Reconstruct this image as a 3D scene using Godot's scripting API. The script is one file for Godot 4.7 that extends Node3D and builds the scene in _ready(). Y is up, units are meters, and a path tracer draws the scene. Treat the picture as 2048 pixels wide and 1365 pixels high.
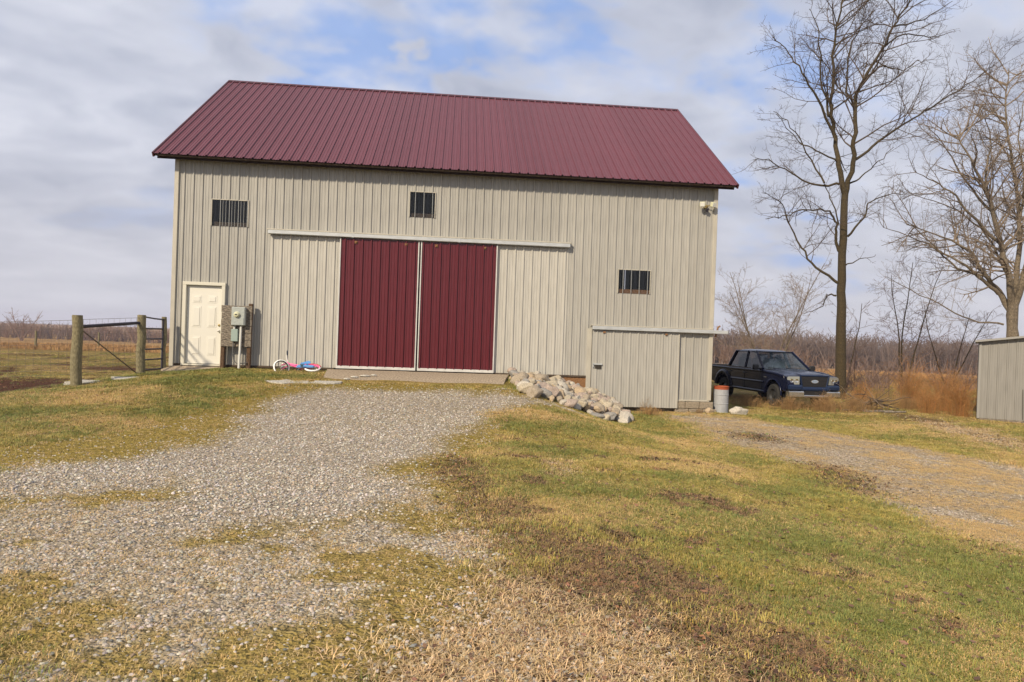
extends Node3D

# ---------------------------------------------------------------- mesh builder
class MB:
	var v := PackedVector3Array()
	var n := PackedVector3Array()
	var idx := PackedInt32Array()
	var tones := PackedColorArray()
	var col := Color.WHITE
	var dyed := false

	func dye(k: Color) -> void:
		col = k
		dyed = true

	func tri(a: Vector3, b: Vector3, c: Vector3) -> void:   # counter-clockwise seen from outside
		var nn := (b - a).cross(c - a).normalized()
		var k := v.size()
		v.append(a); v.append(b); v.append(c)
		n.append(nn); n.append(nn); n.append(nn)
		if dyed:
			for i in 3: tones.append(col)
		idx.append(k); idx.append(k + 2); idx.append(k + 1)

	func quad(a: Vector3, b: Vector3, c: Vector3, d: Vector3) -> void:
		var nn := (c - a).cross(d - b).normalized()
		var k := v.size()
		v.append(a); v.append(b); v.append(c); v.append(d)
		n.append(nn); n.append(nn); n.append(nn); n.append(nn)
		if dyed:
			for i in 4: tones.append(col)
		idx.append(k); idx.append(k + 2); idx.append(k + 1)
		idx.append(k); idx.append(k + 3); idx.append(k + 2)

	func box(center: Vector3, size: Vector3, bevel := 0.0, turn := Basis()) -> void:
		var h := size * 0.5
		var b: float = min(bevel, min(h.x, min(h.y, h.z)) * 0.9)
		if b <= 0.0001:
			b = 0.0
		var c := func(sx, sy, sz, ax):
			var p := Vector3(sx * h.x, sy * h.y, sz * h.z)
			if ax != 0: p.x -= sx * b
			if ax != 1: p.y -= sy * b
			if ax != 2: p.z -= sz * b
			return center + turn * p
		for s in [-1, 1]:
			var o := [[-1, -1], [1, -1], [1, 1], [-1, 1]]
			if s < 0: o.reverse()
			quad(c.call(s, o[0][0], o[0][1], 0), c.call(s, o[1][0], o[1][1], 0), c.call(s, o[2][0], o[2][1], 0), c.call(s, o[3][0], o[3][1], 0))
			quad(c.call(o[0][1], s, o[0][0], 1), c.call(o[1][1], s, o[1][0], 1), c.call(o[2][1], s, o[2][0], 1), c.call(o[3][1], s, o[3][0], 1))
			quad(c.call(o[0][0], o[0][1], s, 2), c.call(o[1][0], o[1][1], s, 2), c.call(o[2][0], o[2][1], s, 2), c.call(o[3][0], o[3][1], s, 2))
		if b == 0.0: return
		for s in [-1, 1]:
			for t in [-1, 1]:
				_edge(c.call(s, t, -1, 0), c.call(s, t, 1, 0), c.call(s, t, 1, 1), c.call(s, t, -1, 1), center)
				_edge(c.call(s, -1, t, 0), c.call(s, 1, t, 0), c.call(s, 1, t, 2), c.call(s, -1, t, 2), center)
				_edge(c.call(-1, s, t, 1), c.call(1, s, t, 1), c.call(1, s, t, 2), c.call(-1, s, t, 2), center)
				for q in [-1, 1]:
					var p0: Vector3 = c.call(s, t, q, 0)
					var p1: Vector3 = c.call(s, t, q, 1)
					var p2: Vector3 = c.call(s, t, q, 2)
					if (p1 - p0).cross(p2 - p0).dot(p0 - center) > 0: tri(p0, p1, p2)
					else: tri(p0, p2, p1)

	func _edge(a: Vector3, b: Vector3, c: Vector3, d: Vector3, center: Vector3) -> void:
		if (c - a).cross(d - b).dot(a - center) > 0: quad(a, b, c, d)
		else: quad(d, c, b, a)

	func ring(p: Vector3, ax: Vector3, up: Vector3, r: float, sides: int) -> int:
		var k := v.size()
		var side := ax.cross(up).normalized()
		var u2 := side.cross(ax).normalized()
		for i in sides:
			var a := TAU * i / sides
			var d := side * cos(a) + u2 * sin(a)
			v.append(p + d * r); n.append(d)
			if dyed: tones.append(col)
		return k

	func tube(pts: Array, rads: Array, sides := 6, caps := false) -> void:
		var prev := -1
		var up := Vector3(0.13, 0.21, 0.97)
		for i in pts.size():
			var ax: Vector3 = (pts[min(i + 1, pts.size() - 1)] - pts[max(i - 1, 0)]).normalized()
			if abs(ax.dot(up)) > 0.97: up = Vector3(0.9, 0.2, -0.3)
			up = (up - ax * up.dot(ax)).normalized()
			var k := ring(pts[i], ax, up, rads[i], sides)
			if prev >= 0:
				for j in sides:
					var j2 := (j + 1) % sides
					idx.append(prev + j); idx.append(prev + j2); idx.append(k + j2)
					idx.append(prev + j); idx.append(k + j2); idx.append(k + j)
			if caps and (i == 0 or i == pts.size() - 1):
				for j in range(1, sides - 1):
					if i > 0: tri(v[k], v[k + j + 1], v[k + j])
					else: tri(v[k], v[k + j], v[k + j + 1])
			prev = k

	func rod(a: Vector3, b: Vector3, r: float, sides := 6) -> void:
		tube([a, b], [r, r], sides, true)

	# profile: [radius, height] pairs turned round axis `ax` through `o`
	func lathe(profile: Array, o := Vector3.ZERO, ax := Vector3.UP, sides := 20) -> void:
		var up := Vector3(0, 0, 1) if abs(ax.z) < 0.9 else Vector3(0, 1, 0)
		for i in range(profile.size() - 1):
			var a = profile[i]; var b = profile[i + 1]
			var side := ax.cross(up).normalized()
			var u2 := side.cross(ax).normalized()
			var k := v.size()
			var sl := Vector2(b[1] - a[1], a[0] - b[0]).normalized()
			for j in sides + 1:
				var t := TAU * j / sides
				var d := side * cos(t) + u2 * sin(t)
				v.append(o + d * a[0] + ax * a[1]); n.append((d * sl.x + ax * sl.y).normalized())
				v.append(o + d * b[0] + ax * b[1]); n.append((d * sl.x + ax * sl.y).normalized())
			for j in sides:
				var p := k + j * 2
				idx.append(p); idx.append(p + 2); idx.append(p + 3)
				idx.append(p); idx.append(p + 3); idx.append(p + 1)

	# a flat outline with thickness: frame maps (u, v, w)
	func slab(poly: PackedVector2Array, f: Transform3D, w0: float, w1: float, bev := 0.0) -> void:
		var t := Geometry2D.triangulate_polygon(poly)
		var cc := Vector2.ZERO
		for p in poly: cc += p / poly.size()
		var area := 0.0
		for i in poly.size():
			var q := poly[(i + 1) % poly.size()]
			area += poly[i].x * q.y - q.x * poly[i].y
		var top := func(p: Vector2): return f * Vector3(p.x + (cc.x - p.x) * bev, p.y + (cc.y - p.y) * bev, w1)
		for i in range(0, t.size(), 3):
			var a := poly[t[i]]; var b := poly[t[i + 1]]; var c := poly[t[i + 2]]
			if (b - a).cross(c - a) < 0:
				var s := b; b = c; c = s
			tri(top.call(a), top.call(b), top.call(c))
			tri(f * Vector3(a.x, a.y, w0), f * Vector3(c.x, c.y, w0), f * Vector3(b.x, b.y, w0))
		for i in poly.size():
			var a := poly[i]; var b := poly[(i + 1) % poly.size()]
			if area < 0:
				var s := a; a = b; b = s
			quad(f * Vector3(a.x, a.y, w0), f * Vector3(b.x, b.y, w0), top.call(b), top.call(a))

	# ribbed sheet metal: ribs run along v, one every `period`
	# smooth sheet through f(u, v), u and v running from 0 to 1
	func sheet(f: Callable, nu: int, nv: int) -> void:
		var k := v.size()
		for j in nv + 1:
			for i in nu + 1:
				var a := float(i) / nu
				var b := float(j) / nv
				var p: Vector3 = f.call(a, b)
				var du: Vector3 = f.call(a + 0.01, b) - f.call(a - 0.01, b)
				var dv: Vector3 = f.call(a, b + 0.01) - f.call(a, b - 0.01)
				v.append(p)
				n.append(du.cross(dv).normalized())
		for j in nv:
			for i in nu:
				var q := k + j * (nu + 1) + i
				idx.append(q); idx.append(q + nu + 2); idx.append(q + 1)
				idx.append(q); idx.append(q + nu + 1); idx.append(q + nu + 2)

	func ribs(u0: float, u1: float, v0: float, top: Callable, f: Transform3D, period := 0.2286, rise := 0.028, phase := 0.0) -> void:
		var shape := [[-0.030, 0.0], [-0.014, rise], [0.014, rise], [0.030, 0.0], [0.064, 0.0], [0.071, rise * 0.26], [0.081, rise * 0.26], [0.088, 0.0], [0.140, 0.0], [0.147, rise * 0.26], [0.157, rise * 0.26], [0.164, 0.0]]
		var pts: Array = []
		var first := int(floor((u0 - phase) / period)) - 1
		var last := int(ceil((u1 - phase) / period)) + 1
		var pu := -1e9
		var pw := 0.0
		for i in range(first, last + 1):
			for s in shape:
				var u: float = phase + i * period + s[0] * period / 0.2286
				var w: float = s[1]
				if pu > -1e8:
					if pu < u0 and u > u0: pts.append(Vector2(u0, lerp(pw, w, (u0 - pu) / (u - pu))))
					if pu < u1 and u > u1: pts.append(Vector2(u1, lerp(pw, w, (u1 - pu) / (u - pu))))
				if u >= u0 and u <= u1: pts.append(Vector2(u, w))
				pu = u; pw = w
		for i in range(pts.size() - 1):
			var a: Vector2 = pts[i]; var b: Vector2 = pts[i + 1]
			if b.x - a.x < 0.0001: continue
			quad(f * Vector3(a.x, v0, a.y), f * Vector3(b.x, v0, b.y), f * Vector3(b.x, top.call(b.x), b.y), f * Vector3(a.x, top.call(a.x), a.y))

	func mesh(mat: Material) -> ArrayMesh:
		var arr := []
		arr.resize(Mesh.ARRAY_MAX)
		arr[Mesh.ARRAY_VERTEX] = v
		arr[Mesh.ARRAY_NORMAL] = n
		arr[Mesh.ARRAY_INDEX] = idx
		if dyed: arr[Mesh.ARRAY_COLOR] = tones
		var m := ArrayMesh.new()
		m.add_surface_from_arrays(Mesh.PRIMITIVE_TRIANGLES, arr)
		if mat: m.surface_set_material(0, mat)
		return m

# ---------------------------------------------------------------- nodes
var used := {}
var M := {}
var rng := RandomNumberGenerator.new()

func numbered(called: String) -> String:
	var k: int = used.get(called, 0)
	used[called] = k + 1
	return called if k == 0 else "%s_%03d" % [called, k]

func tag(o: Node, label: String, category: String, group := "", kind := "") -> void:
	o.set_meta("label", label)
	o.set_meta("category", category)
	if group: o.set_meta("group", group)
	if kind: o.set_meta("kind", kind)

func thing(called: String, label: String, category: String, at := Vector3.ZERO, turn := 0.0, group := "") -> Node3D:
	var o := Node3D.new()
	o.name = numbered(called)
	add_child(o)
	o.position = at
	o.rotation.y = turn
	tag(o, label, category, group)
	return o

func part(parent: Node, called: String, mb: MB, mat: Material, label := "") -> MeshInstance3D:
	var o := MeshInstance3D.new()
	o.name = called
	o.mesh = mb.mesh(mat)
	parent.add_child(o, true)
	if label: o.set_meta("label", label)
	return o

func solo(called: String, mb: MB, mat: Material, label: String, category: String, group := "", kind := "", at := Vector3.ZERO) -> MeshInstance3D:
	var o := MeshInstance3D.new()
	o.name = numbered(called)
	o.mesh = mb.mesh(mat)
	add_child(o)
	o.position = at
	tag(o, label, category, group, kind)
	return o

func flat_top(y: float) -> Callable:
	return func(_u): return y

# ---------------------------------------------------------------- materials
func noise_image(freq: float, lo: float, hi: float, sd: int, size := 512, stretch := Vector2.ONE, octaves := 4) -> Image:
	var nz := FastNoiseLite.new()
	nz.seed = sd
	nz.noise_type = FastNoiseLite.TYPE_SIMPLEX_SMOOTH
	nz.frequency = freq
	nz.fractal_octaves = octaves
	var im := nz.get_seamless_image(size, size)
	im.convert(Image.FORMAT_RGB8)
	var d := im.get_data()
	for i in d.size():
		d[i] = int(clampf(lo + (hi - lo) * d[i] / 255.0, 0, 1) * 255)
	return Image.create_from_data(size, size, false, Image.FORMAT_RGB8, d)

var texes := {}
func tex(key: String, freq: float, lo: float, hi: float, sd: int, size := 256) -> ImageTexture:
	if not texes.has(key):
		var im := noise_image(freq, lo, hi, sd, size)
		im.generate_mipmaps()
		texes[key] = ImageTexture.create_from_image(im)
	return texes[key]

func ntex(key: String, freq: float, strength: float, sd: int, size := 256) -> ImageTexture:
	if not texes.has(key):
		var im := noise_image(freq, 0, 1, sd, size)
		im.bump_map_to_normal_map(strength)
		im.generate_mipmaps()
		texes[key] = ImageTexture.create_from_image(im)
	return texes[key]

func mat(c: Color, rough := 0.8, metal := 0.0, spec := 0.5) -> StandardMaterial3D:
	var m := StandardMaterial3D.new()
	m.albedo_color = c
	m.roughness = rough
	m.metallic = metal
	m.metallic_specular = spec
	return m

func grained(c: Color, rough: float, t: Texture2D, scale: Vector3, nt: Texture2D = null, ns := 0.5, metal := 0.0) -> StandardMaterial3D:
	var m := mat(c, rough, metal)
	m.albedo_texture = t
	m.uv1_triplanar = true
	m.uv1_world_triplanar = true
	m.uv1_scale = scale
	if nt:
		m.normal_enabled = true
		m.normal_texture = nt
		m.normal_scale = ns
	return m

func lin(r: float, g: float, b: float) -> Color:
	return Color(r, g, b).linear_to_srgb()

func make_materials() -> void:
	var soft := tex("soft", 0.02, 0.91, 1.04, 3)
	var rough_t := tex("rough", 0.05, 0.55, 1.1, 4)
	var wide := tex("wide", 0.02, 0.45, 1.15, 5)
	var bump := ntex("bump", 0.06, 6.0, 6)
	var dent := ntex("dent", 0.012, 3.0, 7)
	for k in 3:
		var f: float = [1.0, 0.955, 1.035][k]
		M["siding%d" % k] = grained(lin(0.355 * f, 0.346 * f, 0.314 * f), 0.42, soft, Vector3(1.9, 0.18, 1.9), dent, 0.10)
		M["roof%d" % k] = grained(lin(0.126 * f, 0.035 * f, 0.049 * f), 0.48, soft, Vector3(1.1, 0.25, 0.25), dent, 0.10)
		M["red%d" % k] = grained(lin(0.108 * f, 0.0145 * f, 0.021 * f), 0.30, soft, Vector3(1.9, 0.3, 1.9), dent, 0.12)
	M.pocket = grained(lin(0.445, 0.432, 0.39), 0.42, soft, Vector3(1.9, 0.2, 1.9), dent, 0.10)
	M.trim = grained(lin(0.43, 0.405, 0.34), 0.45, soft, Vector3(0.7, 0.3, 0.7))
	M.redtrim = mat(lin(0.06, 0.014, 0.019), 0.5)
	M.white_trim = grained(lin(0.55, 0.55, 0.53), 0.4, soft, Vector3(1, 0.5, 1))
	M.galv = grained(lin(0.52, 0.54, 0.54), 0.38, soft, Vector3(0.5, 2, 2), null, 0, 0.35)
	M.darkgap = mat(lin(0.03, 0.025, 0.02), 0.9)
	M.wood_dark = grained(lin(0.10, 0.07, 0.045), 0.85, rough_t, Vector3(0.6, 3, 3))
	M.osb = grained(lin(0.30, 0.15, 0.06), 0.8, rough_t, Vector3(3, 3, 3), bump, 0.4)
	M.weathered = grained(lin(0.36, 0.305, 0.24), 0.9, tex("plank", 0.05, 0.3, 1.15, 8), Vector3(0.8, 5, 3), bump, 0.8)
	M.post = grained(lin(0.27, 0.235, 0.135), 0.9, rough_t, Vector3(5, 0.7, 5), bump, 0.7)
	M.post_dark = grained(lin(0.13, 0.075, 0.04), 0.9, rough_t, Vector3(5, 0.7, 5), bump, 0.7)
	M.concrete = grained(lin(0.46, 0.37, 0.265), 0.9, rough_t, Vector3(1.3, 1.3, 1.3), bump, 0.5)
	M.block = grained(lin(0.36, 0.30, 0.22), 0.9, rough_t, Vector3(2, 2, 2), bump, 0.6)
	M.slabstone = grained(lin(0.60, 0.57, 0.50), 0.85, rough_t, Vector3(2.2, 2.2, 2.2), bump, 0.5)
	M.door = mat(lin(0.64, 0.625, 0.56), 0.45)
	M.frame = mat(lin(0.56, 0.54, 0.455), 0.5)
	M.brass = mat(lin(0.55, 0.42, 0.18), 0.3, 0.9)
	M.nickel = mat(lin(0.6, 0.58, 0.54), 0.3, 0.9)
	M.meter = grained(lin(0.36, 0.39, 0.37), 0.45, soft, Vector3(2, 2, 2))
	M.box_green = mat(lin(0.27, 0.34, 0.31), 0.5)
	M.pvc = mat(lin(0.60, 0.60, 0.56), 0.5)
	M.cable = mat(lin(0.10, 0.10, 0.10), 0.6)
	M.dial = mat(lin(0.55, 0.55, 0.38), 0.15)
	M.black = mat(lin(0.012, 0.012, 0.013), 0.55)
	M.pipe = mat(lin(0.045, 0.042, 0.06), 0.5, 0.4)
	M.wire = mat(lin(0.16, 0.13, 0.11), 0.6, 0.3)
	M.dryleaf = mat(lin(0.2, 0.12, 0.07), 0.9)
	var pane := mat(Color(0.10, 0.12, 0.13, 0.30), 0.15)
	pane.transparency = BaseMaterial3D.TRANSPARENCY_ALPHA
	M.pane = pane
	var pr := mat(Color(0.80, 0.81, 0.80, 0.55), 0.25)  # whitish strips painting the shine on the window rib sides
	pr.transparency = BaseMaterial3D.TRANSPARENCY_ALPHA
	M.pane_glint = pr
	# bark
	M.bark = grained(lin(0.085, 0.062, 0.028), 0.95, tex("bark", 0.05, 0.35, 1.2, 11), Vector3(4, 0.8, 4), bump, 1.0)
	M.twig = mat(lin(0.085, 0.062, 0.045), 0.95)
	M.bark2 = grained(lin(0.26, 0.21, 0.15), 0.95, tex("bark", 0.05, 0.35, 1.2, 11), Vector3(3, 0.6, 3), bump, 1.0)
	M.twig2 = mat(lin(0.21, 0.165, 0.125), 0.95)
	M.twig3 = mat(lin(0.17, 0.115, 0.095), 0.95)
	M.far_wood = mat(lin(0.15, 0.11, 0.09), 1.0)
	M.far_red = mat(lin(0.22, 0.14, 0.10), 1.0)
	M.bush = mat(lin(0.40, 0.20, 0.065), 0.95)
	M.shed = grained(lin(0.235, 0.228, 0.21), 0.45, soft, Vector3(1.9, 0.2, 1.9), dent, 0.1)
	M.shed_trim = mat(lin(0.24, 0.235, 0.22), 0.5)
	var tin := func(col: Color, r := 0.9):
		var m := mat(Color.WHITE, r)
		m.vertex_color_use_as_albedo = true
		if col != Color.WHITE: m.albedo_color = col
		return m
	M.tint = tin.call(Color.WHITE)
	M.blade = tin.call(Color.WHITE, 0.7)
	M.blade.backlight_enabled = true
	M.blade.backlight = Color(0.25, 0.25, 0.1)
	var gm := StandardMaterial3D.new()
	gm.vertex_color_use_as_albedo = true
	gm.albedo_texture = tex("ground", 0.035, 0.55, 1.25, 21, 512)
	gm.uv1_triplanar = true
	gm.uv1_world_triplanar = true
	gm.uv1_scale = Vector3(0.55, 0.55, 0.55)
	gm.normal_enabled = true
	gm.normal_texture = ntex("groundn", 0.09, 10.0, 22, 512)
	gm.normal_scale = 1.0
	gm.roughness = 0.95
	gm.metallic_specular = 0.2
	M.ground = gm
	for k in 7:
		var c: Array = [[0.54, 0.47, 0.35], [0.43, 0.36, 0.27], [0.56, 0.51, 0.43], [0.50, 0.40, 0.33], [0.34, 0.325, 0.30], [0.54, 0.42, 0.28], [0.62, 0.57, 0.48]][k]
		M["rock%d" % k] = grained(lin(c[0], c[1], c[2]), 0.9, rough_t, Vector3(3, 3, 3), bump, 0.5)

# ---------------------------------------------------------------- the lie of the land
var wob := FastNoiseLite.new()
var patch := FastNoiseLite.new()
var fine := FastNoiseLite.new()

func ss(a: float, b: float, x: float) -> float:
	var t := clampf((x - a) / (b - a), 0.0, 1.0)
	return t * t * (3.0 - 2.0 * t)

func gh0(x: float, z: float) -> float:
	var k := clampf(z / 15.0, 0.0, 1.3)
	var bx := ss(-5.0 - 5.0 * k, 1.6, x) * (1.0 - ss(8.8 - 0.9 * k, 10.5 + 4.5 * k, x))
	var bz := 1.0 - 0.58 * ss(0.2, 9.0, z) if z >= 0.0 else 1.0 - 0.7 * (1.0 - ss(-6.0, 0.0, z))
	var r := Vector2(x - 7.0, z - 10.0).length()
	return lerpf(-0.88, -1.0, ss(14.0, 18.0, x) + ss(2.0, -6.0, x)) + (0.95 - 0.12 * (1.0 - ss(14.0, 18.0, x) - ss(2.0, -6.0, x))) * bx * bz - 0.025 * clampf(r - 55.0, 0.0, 250.0)

func gh(x: float, z: float) -> float:
	var r := Vector2(x - 7.0, z - 10.0).length()
	var a := 0.03 if z > 0.4 else 0.012
	return gh0(x, z) + wob.get_noise_2d(x * 7.0, z * 7.0) * a + wob.get_noise_2d(x * 1.3 + 50, z * 1.3) * (0.03 + 0.15 * ss(25, 60, r)) - 0.02

# outlines on the ground (x, z pairs in metres) of gravel, moss, straw and bare dirt
const ZONES := {
	"gravel": [
		[4.47, 3.22, 5.37, 3.52, 6.76, 3.54, 8.29, 3.29, 8.67, 4.15, 8.77, 5.21, 8.23, 6.04, 7.58, 6.77, 7.26, 8.03, 6.89, 9.46, 6.61, 10.46, 6.67, 11.97, 6.68, 12.49, 6.33, 12.83, 5.97, 12.67, 5.55, 12.84, 5.32, 13.04, 5.05, 12.99, 4.79, 11.89, 4.49, 11.61, 4.35, 9.91, 3.92, 7.22, 4.04, 4.93],
		[2.43, 11.55, 2.79, 11.06, 3.12, 10.50, 3.82, 10.28, 3.51, 9.30, 4.22, 9.21, 4.55, 10.78, 4.22, 11.52, 3.86, 11.95, 3.47, 12.15, 3.22, 12.65],
	],
	"mix": [
		[3.6, 11.2, 7.1, 11.2, 7.3, 13.2, 7.0, 14.0, 3.6, 14.0],
		[3.51, 13.04, 3.77, 12.62, 4.06, 12.46, 4.32, 11.92, 4.75, 11.89, 5.10, 13.12, 4.95, 13.47, 4.63, 13.37, 4.43, 13.69, 4.11, 13.88],
		[4.29, 14.13, 4.61, 13.96, 4.77, 13.78, 5.06, 14.04, 5.42, 14.42, 5.47, 14.85, 5.83, 14.74, 6.26, 15.12, 6.53, 15.75, 5.44, 15.72],
		[8.7, 2.6, 9.6, 3.0, 10.4, 3.2, 11.2, 2.4, 11.6, 2.9, 10.6, 4.0, 9.4, 4.4, 8.6, 5.2],
		[3.98, 13.70, 5.00, 13.36, 5.56, 13.10, 6.17, 12.81, 6.74, 12.64, 7.37, 13.04, 7.73, 13.62, 7.76, 14.09, 7.23, 14.26, 6.98, 14.68, 6.79, 15.24, 6.89, 15.76, 5.44, 15.72],
		[7.56, 14.18, 7.84, 14.48, 7.87, 14.92, 7.94, 15.41, 7.58, 15.77, 7.39, 15.40, 7.26, 14.92],
	],
	"moss": [
		[4.2, 2.3, 8.8, 2.3, 8.9, 3.7, 4.0, 3.7],
		[7.58, 6.77, 8.23, 6.04, 8.30, 7.49, 7.77, 8.77, 7.47, 10.23, 7.51, 11.72, 7.62, 12.75, 7.79, 13.28, 7.66, 13.62, 6.80, 12.79, 6.54, 10.87, 6.86, 8.88],
		[1.67, 10.50, 1.82, 9.51, 2.68, 7.37, 3.35, 4.50, 3.70, 3.55, 4.50, 3.41, 3.98, 7.41, 4.35, 9.91, 3.76, 9.46, 2.86, 11.18, 2.50, 11.65],
		[2.03, 11.00, 3.51, 9.30, 4.22, 9.21, 5.24, 13.35, 6.78, 12.64, 7.75, 13.28, 7.58, 15.77, 5.44, 15.72],
	],
	"dirt": [
		[7.35, 9.59, 7.85, 9.88, 7.88, 11.26, 8.07, 12.41, 8.59, 12.92, 8.97, 13.46, 9.17, 14.10, 9.26, 14.68, 9.23, 15.41, 8.50, 15.47, 8.44, 14.89, 8.13, 14.53, 7.86, 14.00, 7.77, 13.03, 7.55, 11.92, 7.30, 10.54],
		[13.02, 8.08, 13.48, 8.42, 12.80, 9.78, 12.33, 9.62],
		[12.24, 12.02, 12.62, 12.32, 12.25, 13.07, 11.94, 12.90],
		[13.74, 3.78, 14.00, 4.66, 13.87, 5.38, 13.45, 4.93],
	],
	"straw": [
		[7.75, 13.82, 8.00, 14.18, 8.24, 14.55, 8.51, 14.92, 8.42, 15.79, 7.12, 15.76, 7.13, 14.98, 7.38, 14.62],
		[7.29, 12.91, 7.61, 12.83, 7.70, 13.40, 7.45, 13.41],
		[8.50, 9.73, 9.00, 9.86, 8.74, 10.95, 8.35, 10.94],
		[21.53, -3.69, 22.13, -1.79, 21.07, 3.13, 20.46, 5.10, 18.95, 6.65, 19.17, 5.26, 19.98, 0.76],
	],
	"track": [
		[12.44, 0.28, 14.74, 0.48, 16.20, 2.21, 16.92, 4.59, 17.83, 6.76, 18.29, 8.22, 12.65, 13.71, 12.37, 12.88, 12.24, 12.02, 12.30, 10.78, 12.45, 9.13, 12.64, 7.51, 12.56, 6.06, 12.37, 4.42],
	],
}

const MAIN_LIMBS := [
	[0.230, 0.130, [-0.03, -0.41, -0.00, -0.05, 2.04, -0.02, -0.10, 3.86, -0.03, -0.12, 5.83, -0.04, -0.10, 8.33, -0.06]],
	[0.120, 0.020, [-0.10, 8.23, -0.05, -0.39, 9.47, -0.10, -0.34, 10.64, -0.55, -0.73, 11.78, -0.24, -0.49, 13.31, -0.67, -0.54, 14.82, -0.50, -0.31, 16.17, -0.41, -0.06, 17.18, -0.72]],
	[0.110, 0.020, [-0.08, 8.28, -0.05, 0.03, 9.52, 0.19, -0.03, 10.70, 0.38, 0.16, 12.25, 0.07, 0.35, 13.03, 0.49, 0.98, 14.12, 0.44, 1.50, 15.06, 0.25, 1.79, 15.75, 0.58, 1.88, 16.34, 1.03]],
	[0.060, 0.012, [-0.64, 10.76, -0.12, -1.54, 11.99, 0.22, -2.37, 12.88, 0.41, -2.76, 13.81, 0.07, -3.35, 14.44, -0.07]],
	[0.065, 0.012, [0.21, 9.69, -0.04, 1.24, 10.37, -0.40, 2.27, 11.26, -0.33, 3.41, 11.93, -0.71, 4.16, 12.51, -0.23, 5.07, 13.11, -0.27, 6.21, 13.95, -0.05]],
	[0.055, 0.010, [-0.34, 8.69, -0.08, -1.20, 8.72, -0.46, -2.01, 9.24, -0.84, -2.97, 9.74, -0.94, -3.70, 9.66, -0.78]],
	[0.070, 0.012, [-0.20, 5.93, -0.05, -0.38, 6.45, -0.11, -0.44, 7.05, 0.04, -0.83, 7.53, 0.14, -1.72, 7.53, 0.19, -2.50, 7.33, -0.37, -3.17, 7.22, -0.56]],
	[0.060, 0.010, [-0.27, 4.68, -0.05, -1.07, 5.29, -0.25, -1.53, 6.16, -0.69, -1.96, 7.25, -1.01, -2.54, 8.03, -0.79, -3.27, 8.29, -0.65]],
	[0.050, 0.010, [0.06, 6.57, -0.03, 0.56, 7.28, 0.18, 1.03, 8.01, -0.27, 1.75, 8.32, -0.03, 2.55, 8.51, -0.25]],
	[0.040, 0.010, [0.09, 8.75, -0.04, 0.82, 9.18, -0.35, 1.30, 9.67, -0.10, 1.97, 10.35, -0.15]],
	[0.040, 0.010, [-0.95, 8.72, -0.13, -1.48, 10.07, -0.64, -2.29, 11.01, -0.42, -2.89, 11.72, -0.81]],
	[0.045, 0.010, [0.46, 12.98, -0.03, 1.05, 13.38, 0.39, 1.87, 13.25, 0.46, 2.54, 13.73, 0.41]],
	[0.040, 0.010, [1.25, 14.31, 0.03, 1.90, 14.74, 0.33, 3.23, 14.88, -0.01, 3.94, 14.98, 0.36]],
	[0.040, 0.010, [1.63, 15.16, 0.05, 3.11, 15.69, -0.19, 4.49, 16.65, -0.44]],
	[0.050, 0.010, [0.18, 11.57, -0.05, -0.02, 12.93, -0.41, 0.01, 14.24, -0.27, 0.61, 15.61, -0.43, 1.00, 16.65, -0.77]],
	[0.040, 0.010, [-0.32, 4.16, -0.05, -0.58, 4.16, -0.27, -0.60, 3.75, -0.58, -1.41, 3.40, -0.49]],
	[0.030, 0.008, [0.05, 5.42, -0.03, 0.65, 5.66, -0.04, 1.23, 5.88, 0.07]],
	[0.050, 0.010, [-0.88, 11.43, -0.14, -1.01, 13.01, -0.51, -1.34, 14.12, -0.20, -1.45, 15.18, -0.27, -1.84, 15.73, -0.18]],
	[0.040, 0.010, [-0.46, 9.57, -0.09, -1.36, 10.03, -0.07, -1.98, 10.38, -0.34, -3.06, 11.42, -0.22]],
	[0.035, 0.008, [-0.32, 7.07, -0.07, -0.65, 7.88, -0.02, -0.76, 8.80, -0.46, -1.22, 9.57, -0.28]],
]
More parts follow.
